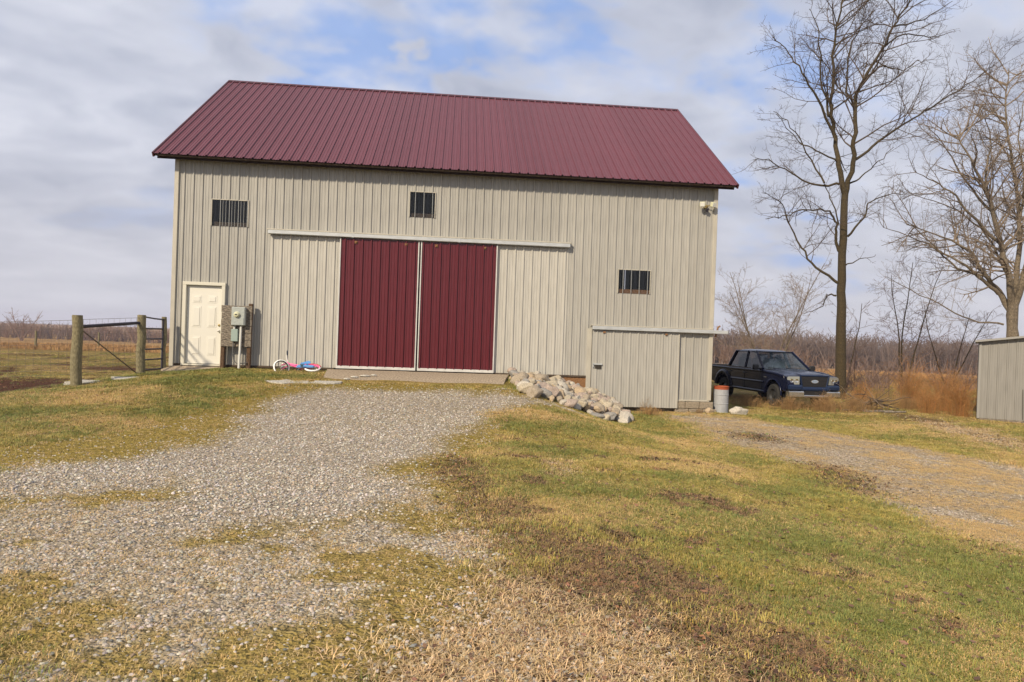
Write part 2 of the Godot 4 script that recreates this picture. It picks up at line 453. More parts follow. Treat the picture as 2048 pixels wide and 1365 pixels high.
const RIGHT_LIMBS := [
	[0.300, 0.200, [-0.00, 0.01, -0.00, -0.11, 1.99, -0.02, -0.15, 3.23, -0.03, -0.24, 4.09, -0.04]],
	[0.170, 0.015, [-0.23, 3.85, -0.04, -0.57, 5.10, -0.48, -1.56, 5.78, -0.14, -2.21, 6.89, -0.37, -3.49, 7.59, -0.46, -5.25, 8.18, -0.79]],
	[0.190, 0.020, [-0.24, 3.97, -0.04, -0.69, 5.66, 0.25, -1.20, 7.74, 0.12, -1.97, 9.78, 0.17, -2.89, 11.17, 0.26, -3.53, 12.67, 0.01]],
	[0.170, 0.020, [-0.16, 3.97, -0.04, -0.09, 5.71, 0.02, -0.00, 8.19, -0.06, -0.00, 10.77, -0.48, -0.66, 13.18, -0.31, -0.56, 15.96, -0.40]],
	[0.180, 0.020, [-0.12, 4.10, -0.03, -0.10, 5.92, 0.46, 0.63, 8.20, 0.13, 0.93, 10.62, 0.40, 1.22, 13.13, 0.26, 0.88, 15.57, 0.23]],
	[0.100, 0.012, [-0.89, 4.94, -0.10, -2.03, 5.75, -0.04, -3.32, 6.57, -0.11, -4.65, 7.44, -0.67, -6.13, 8.08, -1.25]],
	[0.090, 0.012, [-0.84, 7.30, -0.11, -2.24, 8.31, 0.08, -3.45, 9.48, 0.08, -4.18, 10.27, -0.38, -5.25, 10.71, -0.38]],
	[0.080, 0.012, [-1.12, 8.15, -0.14, -1.54, 10.67, -0.40, -1.23, 12.47, -0.54, -2.11, 13.80, -0.19]],
	[0.080, 0.012, [-0.05, 7.57, -0.05, 0.16, 10.06, -0.03, -0.37, 12.32, 0.16, -0.01, 14.38, -0.04]],
	[0.070, 0.012, [-1.53, 5.78, -0.16, -2.90, 6.11, -0.28, -4.28, 7.30, -0.44, -5.79, 8.43, -0.21]],
	[0.050, 0.010, [-0.59, 3.46, -0.07, -2.03, 3.66, -0.42, -3.41, 4.37, -0.74, -4.90, 5.23, -1.31, -6.20, 5.65, -0.98]],
	[0.070, 0.012, [-1.33, 8.89, -0.16, -2.34, 10.44, -0.71, -3.08, 12.00, -1.05, -4.39, 13.10, -0.80]],
	[0.060, 0.010, [-0.55, 5.94, -0.08, -1.39, 7.81, -0.44, -2.59, 8.76, -0.48, -3.73, 9.41, -0.94, -5.12, 9.91, -1.26]],
]

const ZX0 := -4.0
const ZZ0 := -6.0
const ZS := 0.1
const ZW := 310
const ZH := 226
var zone := PackedByteArray()   # 0 lawn 1 track 2 moss 3 mix 4 gravel 5 straw 6 dirt 7 concrete or building

func make_zones() -> void:
	zone.resize(ZW * ZH)
	var polys: Array = []
	var code := {"track": 1, "moss": 2, "mix": 3, "gravel": 4, "straw": 5, "dirt": 6}
	for key in ["track", "moss", "mix", "gravel", "straw", "dirt"]:
		for flat in ZONES[key]:
			var p := PackedVector2Array()
			for i in range(0, flat.size(), 2): p.append(Vector2(flat[i], flat[i + 1]))
			var r := Rect2(p[0], Vector2.ZERO)
			for q in p: r = r.expand(q)
			polys.append([p, r, code[key]])
	for j in ZH:
		for i in ZW:
			var x := ZX0 + i * ZS
			var z := ZZ0 + j * ZS
			var d := 0.3 + 0.25 * ss(12, 2, z)
			var q := Vector2(x + patch.get_noise_2d(x * 9, z * 9) * d + fine.get_noise_2d(x * 30, z * 30) * 0.18, z + patch.get_noise_2d(x * 9 + 90, z * 9) * d * 1.5 + fine.get_noise_2d(x * 30, z * 30 + 70) * 0.22)
			var c := 0
			for p in polys:
				if p[1].has_point(q) and Geometry2D.is_point_in_polygon(q, p[0]): c = p[2]
			if z < 0.05 and x > -0.05 and x < 14.5: c = 7
			zone[j * ZW + i] = c

func zone_at(x: float, z: float) -> int:
	var i := int((x - ZX0) / ZS)
	var j := int((z - ZZ0) / ZS)
	if i < 0 or j < 0 or i >= ZW: return 0
	if j >= ZH: return 3
	return zone[j * ZW + i]

func lawn_mix(x: float, z: float) -> Vector3:   # shares of green, yellow and dry grass
	var a := patch.get_noise_2d(x * 5.0, z * 7.0) + 0.5 * fine.get_noise_2d(x * 9.0, z * 9.0)
	var b := patch.get_noise_2d(x * 3.0 + 300.0, z * 4.0)
	var green := 0.27 + 0.85 * a
	if x < 4.5: green += 0.20
	if x > 12.5: green -= 0.16
	if z < -6.0: green -= 0.05
	green += 0.5 * ss(8.6, 10.5, x) * ss(9.5, 13.0, z)
	var dry := clampf(0.30 + 0.9 * b - 0.3 * a, 0.04, 0.85)
	green = clampf(green, 0.05, 0.95) * (1.0 - dry)
	return Vector3(green, 1.0 - green - dry, dry)

func bald(x: float, z: float) -> float:   # bare leaf-strewn spots in the lawn right of the drive
	var k := patch.get_noise_2d(x * 9.0 - 400.0, z * 12.0) + 0.5 * fine.get_noise_2d(x * 25.0, z * 25.0)
	return ss(0.16, 0.42, k) * ss(7.4, 8.4, x) * ss(12.5, 10.0, x) * ss(6.5, 9.0, z)

func stoniness(x: float, z: float) -> float:   # how far gravel rather than moss covers the old part of the drive
	var k := patch.get_noise_2d(x * 8.0 + 200.0, z * 11.0) + 0.45 * fine.get_noise_2d(x * 22.0, z * 26.0)
	return ss(-0.20, 0.16, k + 0.10 * ss(6.6, 4.8, x) - 0.02)

func zone_color(c: int, x: float, z: float) -> Color:
	match c:
		1: return Color(0.42, 0.335, 0.23)
		2: return Color(0.31, 0.235, 0.062)
		3: return Color(0.31, 0.235, 0.075).lerp(Color(0.37, 0.31, 0.235), stoniness(x, z))
		4: return Color(0.42, 0.36, 0.285)
		5: return Color(0.215, 0.140, 0.065)
		6: return Color(0.055, 0.031, 0.018)
		7: return Color(0.10, 0.08, 0.06)
	var m := lawn_mix(x, z)
	var o := Color(0.145, 0.13, 0.040) * m.x + Color(0.32, 0.235, 0.07) * m.y + Color(0.39, 0.27, 0.11) * m.z
	return o.lerp(Color(0.10, 0.06, 0.035), bald(x, z) * 0.8)

func ground_color(x: float, z: float) -> Color:
	var r := Vector2(x - 7.0, z - 10.0).length()
	var c := Color(0, 0, 0)
	if r < 40:
		for o in [[0, 0], [0.09, 0.05], [-0.10, 0.11], [0.03, -0.12], [0.22, -0.16], [-0.24, -0.10], [-0.15, 0.28], [0.17, 0.25]]:
			c += zone_color(zone_at(x + o[0], z + o[1]), x, z) * 0.125
	else:
		c = zone_color(0, x, z)
	# mud and mulch of the pasture on the far side of the fence
	if x < 0.2 and z < 4.5 and r < 45.0:
		var mud := patch.get_noise_2d(x * 6.0 + 700, z * 10.0) + 0.5 * fine.get_noise_2d(x * 22.0, z * 30.0)
		var bare := ss(0.28, 0.42, mud) * ss(0.0, -1.0, x)
		bare = max(bare, ss(-1.3, -2.1, x + 0.5 * patch.get_noise_2d(x * 8, z * 8)) * ss(-1.5, 0.5, z + patch.get_noise_2d(x * 7 + 40, z * 7) * 1.5) * ss(7.5, 4.5, z + x * 0.3))
		bare = max(bare, ss(-0.9, -1.4, x + 0.4 * mud) * ss(-9.5, -7.0, x) * ss(-8.0, -6.0, z + 2.0 * mud) * ss(3.8, 3.0, z + 0.5 * mud))
		bare = max(bare, ss(-5.0, -6.0, x + mud) * ss(-11.0, -8.5, x) * ss(-16.0, -14.5, z + mud * 2.0) * ss(-12.0, -13.0, z) * 0.9)
		c = c.lerp(Color(0.105, 0.048, 0.028), clampf(bare, 0, 1))
	# stubble field and the rough strip before it
	var f := ss(60.0, 63.0, r + 4.0 * patch.get_noise_2d(x, z))
	if f > 0.0:
		var st := Color(0.46, 0.285, 0.105).lerp(Color(0.36, 0.22, 0.095), 0.5 + 0.9 * patch.get_noise_2d(x * 0.6, z * 1.5))
		if x > 10: st = st.lerp(Color(0.34, 0.235, 0.15), 0.7)
		c = c.lerp(st, f)
	elif r > 34.0:
		c = c.lerp(Color(0.27, 0.17, 0.08), ss(44.0, 56.0, r + 6.0 * patch.get_noise_2d(x * 2, z * 2)) * 0.85)
	return c

func lines(a: float, b: float, lo: float, hi: float, step: float) -> PackedFloat32Array:
	var o := PackedFloat32Array()
	var t := a
	while t < b:
		o.append(t)
		var d: float = max(0.0, max(lo - t, t - hi))
		t += step + d * 0.09
	o.append(b)
	return o

func make_ground() -> void:
	var xs := lines(-1500.0, 1500.0, -6.0, 20.0, 0.11)
	var zs := lines(-1800.0, 40.0, -2.0, 17.0, 0.11)
	var v := PackedVector3Array()
	var n := PackedVector3Array()
	var c := PackedColorArray()
	var idx := PackedInt32Array()
	for z in zs:
		for x in xs:
			var y := gh(x, z)
			v.append(Vector3(x, y, z))
			n.append(Vector3(y - gh(x + 0.15, z), 0.15, y - gh(x, z + 0.15)).normalized())
			c.append(ground_color(x, z))
	var w := xs.size()
	for j in zs.size() - 1:
		for i in w - 1:
			var k := j * w + i
			idx.append(k); idx.append(k + 1); idx.append(k + w + 1)
			idx.append(k); idx.append(k + w + 1); idx.append(k + w)
	var arr := []
	arr.resize(Mesh.ARRAY_MAX)
	arr[Mesh.ARRAY_VERTEX] = v; arr[Mesh.ARRAY_NORMAL] = n; arr[Mesh.ARRAY_COLOR] = c; arr[Mesh.ARRAY_INDEX] = idx
	var m := ArrayMesh.new()
	m.add_surface_from_arrays(Mesh.PRIMITIVE_TRIANGLES, arr)
	m.surface_set_material(0, M.ground)
	var o := MeshInstance3D.new()
	o.name = "ground"
	o.mesh = m
	add_child(o)
	tag(o, "sloping farmyard ground of gravel, moss, grass and dirt", "ground", "", "structure")

# ---------------------------------------------------------------- sky
const BLUE := [[-0.269, 0.390, -0.885, 0.09, 0.75], [-0.199, 0.375, -0.907, 0.09, 0.7], [-0.111, 0.352, -0.930, 0.08, 1.0], [-0.033, 0.393, -0.919, 0.10, 0.9], [0.045, 0.425, -0.901, 0.10, 0.9], [-0.15, 0.42, -0.896, 0.10, 0.8], [0.425, 0.259, -0.867, 0.09, 0.75], [0.445, 0.190, -0.874, 0.07, 0.8], [0.592, 0.269, -0.760, 0.09, 0.9], [0.40, 0.38, -0.819, 0.13, 0.7], [0.0, 0.55, -0.83, 0.20, 0.9], [0.25, 0.43, -0.85, 0.12, 0.6], [0.62, 0.40, -0.68, 0.16, 0.7], [0.50, 0.12, -0.86, 0.06, 0.5]]

func make_sky() -> Image:
	var W := 2048
	var H := 1024
	var a := FastNoiseLite.new(); a.seed = 5; a.frequency = 1.0; a.fractal_octaves = 5; a.noise_type = FastNoiseLite.TYPE_SIMPLEX_SMOOTH
	var b := FastNoiseLite.new(); b.seed = 9; b.frequency = 1.0; b.fractal_octaves = 6; b.fractal_gain = 0.55; b.noise_type = FastNoiseLite.TYPE_SIMPLEX_SMOOTH
	var spots: Array = []
	for s in BLUE: spots.append([Vector3(s[0], s[1], s[2]).normalized(), s[3], s[4]])
	var dat := PackedByteArray()
	dat.resize(W * H * 3)
	var look := Vector3(0.084, 0.2, -0.97).normalized()
	for j in H:
		var lat := PI * (0.5 - (j + 0.5) / H)
		if lat < -0.03:
			for i in W:
				var q := (j * W + i) * 3
				dat[q] = 198; dat[q + 1] = 198; dat[q + 2] = 208
			continue
		var sy := sin(lat)
		var cl := cos(lat)
		for i in W:
			var lon := (i + 0.5) / W * TAU
			var d := Vector3(sin(lon) * cl, sy, -cos(lon) * cl)
			# clouds lie on a layer overhead: flatter and tighter towards the horizon
			var s: float = 1.0 / (maxf(sy, 0.0) + 0.22)
			var p := Vector3(d.x * s, 0.0, d.z * s)
			var n1 := a.get_noise_3d(p.x * 0.9, 3.1, p.z * 1.5)
			var n2 := b.get_noise_3d(p.x * 2.0 + 7.0 + 0.5 * n1, 0.4, p.z * 2.7 - 0.6 * n1)
			var open := (n1 - 0.24) * 2.2
			if d.dot(look) > 0.6:
				open = clampf(open - 0.1, -0.12, 0.35)
				for q in spots:
					var e: float = d.distance_squared_to(q[0]) / (q[1] * q[1])
					if e < 6.0: open += q[2] * exp(-e) * (0.40 + 2.3 * n2 + 0.4 * n1)
			open = clampf(open + 0.15 * n2, 0.0, 1.0)
			open = open * open * (3.0 - 2.0 * open)
			open *= clampf(0.72 + 1.5 * b.get_noise_3d(p.x * 3.4 - 3.0, 5.0, p.z * 4.6), 0.15, 1.0)
			var shade := clampf(0.52 + 0.75 * n2 - 0.45 * n1, 0.0, 1.0)
			var cloud := Vector3(0.35, 0.385, 0.49).lerp(Vector3(0.68, 0.70, 0.785), shade)
			var low := ss(0.30, 0.0, sy)
			cloud = cloud.lerp(Vector3(0.585, 0.575, 0.615), low * 0.7)
			var blue := Vector3(0.19, 0.36, 0.75).lerp(Vector3(0.33, 0.46, 0.76), ss(0.35, 0.02, sy))
			var c := cloud.lerp(blue, open * 0.66)
			var o := Color(c.x, c.y, c.z).linear_to_srgb()
			var q := (j * W + i) * 3
			dat[q] = int(clampf(o.r, 0, 1) * 255.0); dat[q + 1] = int(clampf(o.g, 0, 1) * 255.0); dat[q + 2] = int(clampf(o.b, 0, 1) * 255.0)
	return Image.create_from_data(W, H, false, Image.FORMAT_RGB8, dat)

# ---------------------------------------------------------------- barn
const BW := 14.49
const P := 0.2286

func carve(rect: Rect2, holes: Array) -> Array:
	var out := [rect]
	for h in holes:
		var nx := []
		for r in out:
			if not r.intersects(h):
				nx.append(r)
				continue
			var i: Rect2 = r.intersection(h)
			if i.size.x < 0.001 or i.size.y < 0.001:
				nx.append(r)
				continue
			if i.position.x > r.position.x + 0.001: nx.append(Rect2(r.position, Vector2(i.position.x - r.position.x, r.size.y)))
			if i.end.x < r.end.x - 0.001: nx.append(Rect2(Vector2(i.end.x, r.position.y), Vector2(r.end.x - i.end.x, r.size.y)))
			if i.position.y > r.position.y + 0.001: nx.append(Rect2(Vector2(i.position.x, r.position.y), Vector2(i.size.x, i.position.y - r.position.y)))
			if i.end.y < r.end.y - 0.001: nx.append(Rect2(Vector2(i.position.x, i.end.y), Vector2(i.size.x, r.end.y - i.end.y)))
		out = nx
	return out

func sheets(parent: Node, called: String, x0: float, x1: float, y0: Callable, y1: float, holes: Array, z: float, mats: Array, wide := 0.9144) -> void:
	var x := x0
	var k := 0
	var f := Transform3D(Basis(), Vector3(0, 0, z))
	while x < x1 - 0.01:
		var e: float = min(x + wide, x1)
		var mb := MB.new()
		var b: float = y0.call((x + e) * 0.5)
		for r in carve(Rect2(x, b, e - x, y1 - b), holes):
			mb.ribs(r.position.x, r.end.x, r.position.y, flat_top(r.end.y), f)
		if mb.v.size() > 0: part(parent, called, mb, mats[(k * 7 + k / 3) % mats.size()])
		x = e
		k += 1

func make_barn() -> void:
	var barn := thing("barn", "large cream metal barn with maroon ribbed roof and maroon sliding doors", "barn")
	var sid := [M.siding0, M.siding1, M.siding2]
	var wins := [Rect2(0.95, 3.64, 0.91, 0.68), Rect2(6.05, 4.12, 0.66, 0.67), Rect2(11.78, 2.32, 0.88, 0.64)]
	var door_hole := Rect2(0.30, -0.1, 1.07, 2.22)
	var pocket_l := Rect2(2.45, -0.1, 1.82, 3.56)
	var pocket_r := Rect2(8.43, -0.1, 1.95, 3.56)
	var big := Rect2(4.35, -0.1, 4.0, 3.45)
	# front wall
	var holes := [door_hole, pocket_l, pocket_r, big] + wins
	sheets(barn, "wall_sheet", 0.09, 11.0, flat_top(0.03), 5.5, holes, 0.0, sid)
	sheets(barn, "wall_sheet", 11.0, BW - 0.09, func(u): return -0.80 if u < 13.45 else -0.56, 5.5, wins, 0.0, sid)
	sheets(barn, "wall_sheet", 2.45, 4.27, flat_top(0.03), 3.46, [], 0.012, [M.pocket])
	sheets(barn, "wall_sheet", 8.43, 10.38, flat_top(0.03), 3.46, [], 0.012, [M.pocket])
	# corner trims, base flashing, post beside the lower door
	var mb := MB.new()
	mb.box(Vector3(0.045, 2.70, -0.0), Vector3(0.11, 5.50, 0.09), 0.008)
	part(barn, "corner_trim", mb, M.trim)
	mb = MB.new()
	mb.box(Vector3(BW - 0.045, 2.47, 0.0), Vector3(0.11, 6.06, 0.09), 0.008)
	part(barn, "corner_trim", mb, M.trim)
	mb = MB.new()
	mb.box(Vector3(0.17, 0.005, 0.0), Vector3(0.22, 0.05, 0.06), 0.004)
	part(barn, "base_flashing", mb, M.wood_dark)
	mb = MB.new()
	mb.box(Vector3((1.37 + 4.2) / 2, 0.005, 0.0), Vector3(4.2 - 1.37, 0.05, 0.06), 0.004)
	part(barn, "base_flashing", mb, M.wood_dark)
	mb = MB.new()
	mb.box(Vector3((8.45 + 11.0) / 2, 0.005, 0.0), Vector3(11.0 - 8.45, 0.05, 0.07), 0.004)
	part(barn, "base_flashing", mb, M.wood_dark)
	mb = MB.new()
	mb.box(Vector3(11.03, 0.22, 0.03), Vector3(0.13, 2.20, 0.05), 0.006)
	part(barn, "jamb_trim", mb, M.trim)
	# foundation
	mb = MB.new()
	mb.box(Vector3(5.5, -0.51, -0.12), Vector3(11.0, 0.98, 0.16))
	part(barn, "foundation", mb, M.block)
	for i in 2:
		mb = MB.new()
		mb.box(Vector3(9.25 + i * 1.16 if i == 0 else 10.68, -0.36, -0.01), Vector3(2.12 if i == 0 else 0.66, 0.66, 0.03), 0.004)
		part(barn, "foundation_board", mb, M.osb, "bare brown sheathing board above the rock heap")
	for row in 2:
		for i in 3:
			mb = MB.new()
			mb.box(Vector3(13.63 + i * 0.40 + (0.1 if row else 0.0) - 0.05, -0.70 - row * 0.20, -0.06), Vector3(0.385, 0.19, 0.20), 0.012)
			part(barn, "foundation_block", mb, M.block)
	mb = MB.new()
	mb.box(Vector3(12.75, -0.86, -0.18), Vector3(3.4, 0.5, 0.16))
	part(barn, "foundation", mb, M.block)
	# side and back walls, floor
	var slope := (9.198 - 5.339) / (5.058 + 0.448)
	var roof_y := func(z: float): return 9.198 - 0.09 - slope * abs(z + 5.058)
	for s in 2:
		mb = MB.new()
		if s == 0:
			mb.ribs(0.04, 10.07, -0.9, func(u): return roof_y.call(u - 10.116), Transform3D(Basis(Vector3(0, 0, 1), Vector3(0, 1, 0), Vector3(-1, 0, 0)), Vector3(0.0, 0, -10.116)))
		else:
			mb.ribs(0.04, 10.07, -0.9, func(u): return roof_y.call(-u), Transform3D(Basis(Vector3(0, 0, -1), Vector3(0, 1, 0), Vector3(1, 0, 0)), Vector3(BW, 0, 0)))
		part(barn, "gable_wall", mb, M.siding0)
	mb = MB.new()
	mb.ribs(0.0, BW, -1.0, flat_top(5.5), Transform3D(Basis(Vector3(-1, 0, 0), Vector3(0, 1, 0), Vector3(0, 0, -1)), Vector3(BW, 0, -10.116)))
	part(barn, "back_wall", mb, M.siding1)
	mb = MB.new()
	mb.box(Vector3(BW / 2, -0.06, -5.15), Vector3(BW - 0.3, 0.1, 9.6))
	part(barn, "floor", mb, M.wood_dark)
	# roof
	var len := sqrt(pow(5.058 + 0.448, 2) + pow(9.198 - 5.339, 2))
	var up := Vector3(0, 9.198 - 5.339, -(5.058 + 0.448)) / len
	var ff := Transform3D(Basis(Vector3(1, 0, 0), up, Vector3(1, 0, 0).cross(up)), Vector3(0, 5.339, 0.448))
	var upb := Vector3(up.x, up.y, -up.z)
	var fb := Transform3D(Basis(Vector3(-1, 0, 0), upb, Vector3(-1, 0, 0).cross(upb)), Vector3(BW, 5.339, -10.116 - 0.448))
	var roofs := [M.roof0, M.roof1, M.roof2]
	var x := -0.39
	var k := 0
	while x < BW + 0.385:
		var e: float = min(x + 0.9144, BW + 0.39)
		mb = MB.new()
		mb.ribs(x, e, 0.0, flat_top(len), ff, P, 0.032)
		part(barn, "roof_sheet", mb, roofs[(k * 5 + k / 4) % 3])
		mb = MB.new()
		mb.ribs(x, e, 0.0, flat_top(len), fb, P, 0.032)
		part(barn, "roof_sheet", mb, roofs[(k * 5 + k / 4) % 3])
		x = e
		k += 1
	for s in [ff, fb]:
		mb = MB.new()
		mb.slab(PackedVector2Array([Vector2(-0.36, 0.02), Vector2(BW + 0.36, 0.02), Vector2(BW + 0.36, len - 0.03), Vector2(-0.36, len - 0.03)]), s, -0.075, -0.03)
		part(barn, "roof_deck", mb, M.wood_dark)
	mb = MB.new()
	mb.box(Vector3(BW / 2, 5.33, 0.26), Vector3(BW + 0.72, 0.14, 0.025), 0.004)
	part(barn, "fascia", mb, mat(lin(0.02, 0.009, 0.01), 0.7))  # board coloured near black to paint in the shadow band under the eave
	for s in 2:
		var xx: float = -0.395 if s == 0 else BW + 0.395
		for f in [ff, fb]:
			mb = MB.new()
			var ux := xx if f == ff else BW - xx
			mb.slab(PackedVector2Array([Vector2(ux - 0.02, -0.01), Vector2(ux + 0.02, -0.01), Vector2(ux + 0.02, len), Vector2(ux - 0.02, len)]), f, -0.09, 0.026)
			part(barn, "rake_trim", mb, M.redtrim)
	mb = MB.new()
	for f in [ff, fb]:
		mb.slab(PackedVector2Array([Vector2(-0.40, len - 0.15), Vector2(BW + 0.40, len - 0.15), Vector2(BW + 0.40, len + 0.012), Vector2(-0.40, len + 0.012)]), f, 0.024, 0.03)
	part(barn, "ridge_cap", mb, M.redtrim)
	# windows: clear ribbed plastic over openings in the wall
	for i in 3:
		var r: Rect2 = wins[i]
		mb = MB.new()
		mb.ribs(r.position.x - 0.01, r.end.x + 0.01, r.position.y - 0.01, flat_top(r.end.y + 0.01), Transform3D(Basis(), Vector3(0, 0, 0.004)))
		var w := part(barn, "window", mb, M.pane)
		var lo := int(ceil((r.position.x + 0.02) / P))
		var hi := int(floor((r.end.x - 0.02) / P))
		for q in range(lo, hi + 1):
			mb = MB.new()
			mb.box(Vector3(q * P + 0.016, (r.position.y + r.end.y) / 2, 0.024), Vector3(0.016, r.size.y, 0.012), 0.003)  # pale strip painted as the highlight along the rib flank
			part(w, "rib_glint", mb, M.pane_glint)
			if i == 0:
				for t in [0.076, 0.152]:
					if q * P + t < r.end.x - 0.02:
						mb = MB.new()
						mb.box(Vector3(q * P + t, (r.position.y + r.end.y) / 2, 0.010), Vector3(0.008, r.size.y, 0.008), 0.002)  # finer painted highlight on the small ribs of this window
						part(w, "rib_glint", mb, M.pane_glint)
		mb = MB.new()
		var t2 := 0.022
		var cx := r.get_center()
		mb.box(Vector3(cx.x, r.end.y + t2 / 2, 0.012), Vector3(r.size.x + 0.04, t2, 0.03), 0.003)
		mb.box(Vector3(r.position.x - t2 / 2, cx.y, 0.012), Vector3(t2, r.size.y, 0.03), 0.003)
		mb.box(Vector3(r.end.x + t2 / 2, cx.y, 0.012), Vector3(t2, r.size.y, 0.03), 0.003)
		part(w, "frame", mb, M.trim)
		mb = MB.new()
		mb.box(Vector3(cx.x, r.position.y + 0.05, -0.08), Vector3(r.size.x + 0.3, 0.13, 0.09))
		part(w, "girt", mb, M.osb if i == 2 else M.wood_dark)
	# sliding doors on the upper track
	for s in 2:
		var a: float = 4.262 if s == 0 else 6.385
		var b: float = 6.345 if s == 0 else 8.435
		mb = MB.new()
		mb.ribs(a + 0.03, b - 0.03, 0.09, flat_top(3.46), Transform3D(Basis(), Vector3(0, 0, 0.075)), P, 0.036, 0.05)
		var d := part(barn, "sliding_door", mb, [M.red0, M.red1][s])
		mb = MB.new()
		mb.box(Vector3((a + b) / 2, 1.78, 0.045), Vector3(b - a - 0.08, 3.34, 0.03))
		part(d, "backing", mb, M.darkgap)
		for q in 2:
			mb = MB.new()
			mb.box(Vector3(a + 0.016 if q == 0 else b - 0.016, 1.77, 0.075), Vector3(0.032, 3.40, 0.06), 0.005)
			part(d, "edge_trim", mb, M.white_trim)
		mb = MB.new()
		mb.box(Vector3((a + b) / 2, 0.06, 0.078), Vector3(b - a, 0.075, 0.06), 0.006)
		part(d, "bottom_rail", mb, M.white_trim)
		for q in [0.2, 0.83]:
			mb = MB.new()
			mb.box(Vector3(lerp(a, b, q), 3.37, 0.10), Vector3(0.07, 0.07, 0.014), 0.004)
			mb.lathe([[0.0, 0.018], [0.018, 0.014], [0.02, 0.0]], Vector3(lerp(a, b, q), 3.37, 0.107), Vector3(0, 0, 1), 8)
			part(d, "hanger_bracket", mb, M.osb, "rusty hanger bracket")
	var track := MB.new()
	track.box(Vector3(6.405, 3.535, 0.105), Vector3(7.98, 0.10, 0.13), 0.012)
	var tr := part(barn, "door_track", track, M.galv)
	mb = MB.new()
	mb.box(Vector3(6.405, 3.605, 0.085), Vector3(8.02, 0.035, 0.15), 0.004)
	part(tr, "flashing", mb, M.trim)
	for q in [4.6, 7.4]:
		mb = MB.new()
		mb.box(Vector3(q, 3.535, 0.172), Vector3(0.06, 0.104, 0.006), 0.002)
		part(tr, "splice_plate", mb, M.galv)
	# lower door and its track
	mb = MB.new()
	mb.ribs(11.10, 13.52, -0.79, flat_top(1.28), Transform3D(Basis(), Vector3(0, 0, 0.075)), P, 0.02, 0.03)
	var ld := part(barn, "sliding_door", mb, M.siding2, "cream lower sliding door behind the rock heap")
	mb = MB.new()
	mb.box(Vector3(12.31, 0.24, 0.05), Vector3(2.40, 2.04, 0.035))
	part(ld, "backing", mb, M.darkgap)
	mb = MB.new()
	mb.box(Vector3(13.525, 0.245, 0.07), Vector3(0.02, 2.08, 0.06), 0.004)
	part(ld, "edge_trim", mb, M.trim)
	mb = MB.new()
	mb.box(Vector3(11.26, 0.355, 0.105), Vector3(0.26, 0.04, 0.03), 0.004)
	mb.box(Vector3(11.14, 0.31, 0.105), Vector3(0.03, 0.10, 0.03), 0.004)
	part(ld, "latch_bar", mb, M.galv)
	mb = MB.new()
	mb.box(Vector3(11.28, 0.28, 0.099), Vector3(0.17, 0.10, 0.012), 0.002)
	part(ld, "handle_recess", mb, M.darkgap)
	for q in [11.42, 13.15]:
		mb = MB.new()
		mb.box(Vector3(q, 1.23, 0.106), Vector3(0.07, 0.05, 0.02), 0.004)
		part(ld, "hanger_bracket", mb, M.osb)
	mb = MB.new()
	mb.box(Vector3(12.98, 1.345, 0.105), Vector3(3.80, 0.10, 0.13), 0.012)
	tr = part(barn, "door_track", mb, M.galv, "short galvanised track over the lower door, sticking out past the corner")
	mb = MB.new()
	mb.box(Vector3(12.75, 1.412, 0.085), Vector3(3.40, 0.03, 0.15), 0.004)
	part(tr, "flashing", mb, M.trim)
	mb = MB.new()
	mb.tube([Vector3(14.60, 1.40, 0.06), Vector3(14.62, 1.48, 0.06), Vector3(14.68, 1.52, 0.06)], [0.025, 0.03, 0.02], 6, true)
	part(tr, "stop_bracket", mb, M.osb)
	mb = MB.new()
	mb.tube([Vector3(14.58, 1.29, 0.05), Vector3(14.56, 1.20, 0.04)], [0.03, 0.02], 6, true)
	part(tr, "stop_bracket", mb, M.osb)
	mb = MB.new()
	mb.box(Vector3(13.98, -0.575, 0.0), Vector3(0.95, 0.04, 0.075), 0.004)
	part(barn, "base_flashing", mb, M.trim)
	# entry door
	mb = MB.new()
	mb.box(Vector3(0.345, 1.05, 0.02), Vector3(0.09, 2.14, 0.13), 0.008)
	mb.box(Vector3(1.325, 1.05, 0.02), Vector3(0.09, 2.14, 0.13), 0.008)
	mb.box(Vector3(0.835, 2.115, 0.022), Vector3(1.08, 0.085, 0.135), 0.008)
	mb.box(Vector3(0.835, 0.005, 0.035), Vector3(0.90, 0.04, 0.11), 0.006)
	part(barn, "door_frame", mb, M.frame)
	mb = MB.new()
	mb.box(Vector3(0.835, 1.05, -0.02), Vector3(0.885, 2.03, 0.045), 0.003)
	var ed := part(barn, "entry_door", mb, M.door, "cream six-panel entry door")
	for c in 2:
		for r in [[1.72, 0.17], [1.26, 0.52], [0.50, 0.46]]:
			mb = MB.new()
			var px: float = 0.64 + c * 0.39
			mb.box(Vector3(px, r[0], 0.002), Vector3(0.235, r[1] + 0.03, 0.012), 0.006)
			mb.box(Vector3(px, r[0], 0.010), Vector3(0.165, r[1] - 0.04, 0.016), 0.008)
			part(ed, "raised_panel", mb, M.door)
	mb = MB.new()
	mb.lathe([[0.0, 0.065], [0.022, 0.06], [0.03, 0.04], [0.024, 0.022], [0.012, 0.015], [0.03, 0.008], [0.034, 0.0]], Vector3(1.215, 0.90, 0.003), Vector3(0, 0, 1), 14)
	part(ed, "knob", mb, M.nickel)
	mb = MB.new()
	mb.lathe([[0.0, 0.028], [0.026, 0.024], [0.034, 0.0]], Vector3(1.215, 1.05, 0.003), Vector3(0, 0, 1), 14)
	part(ed, "deadbolt", mb, M.brass)

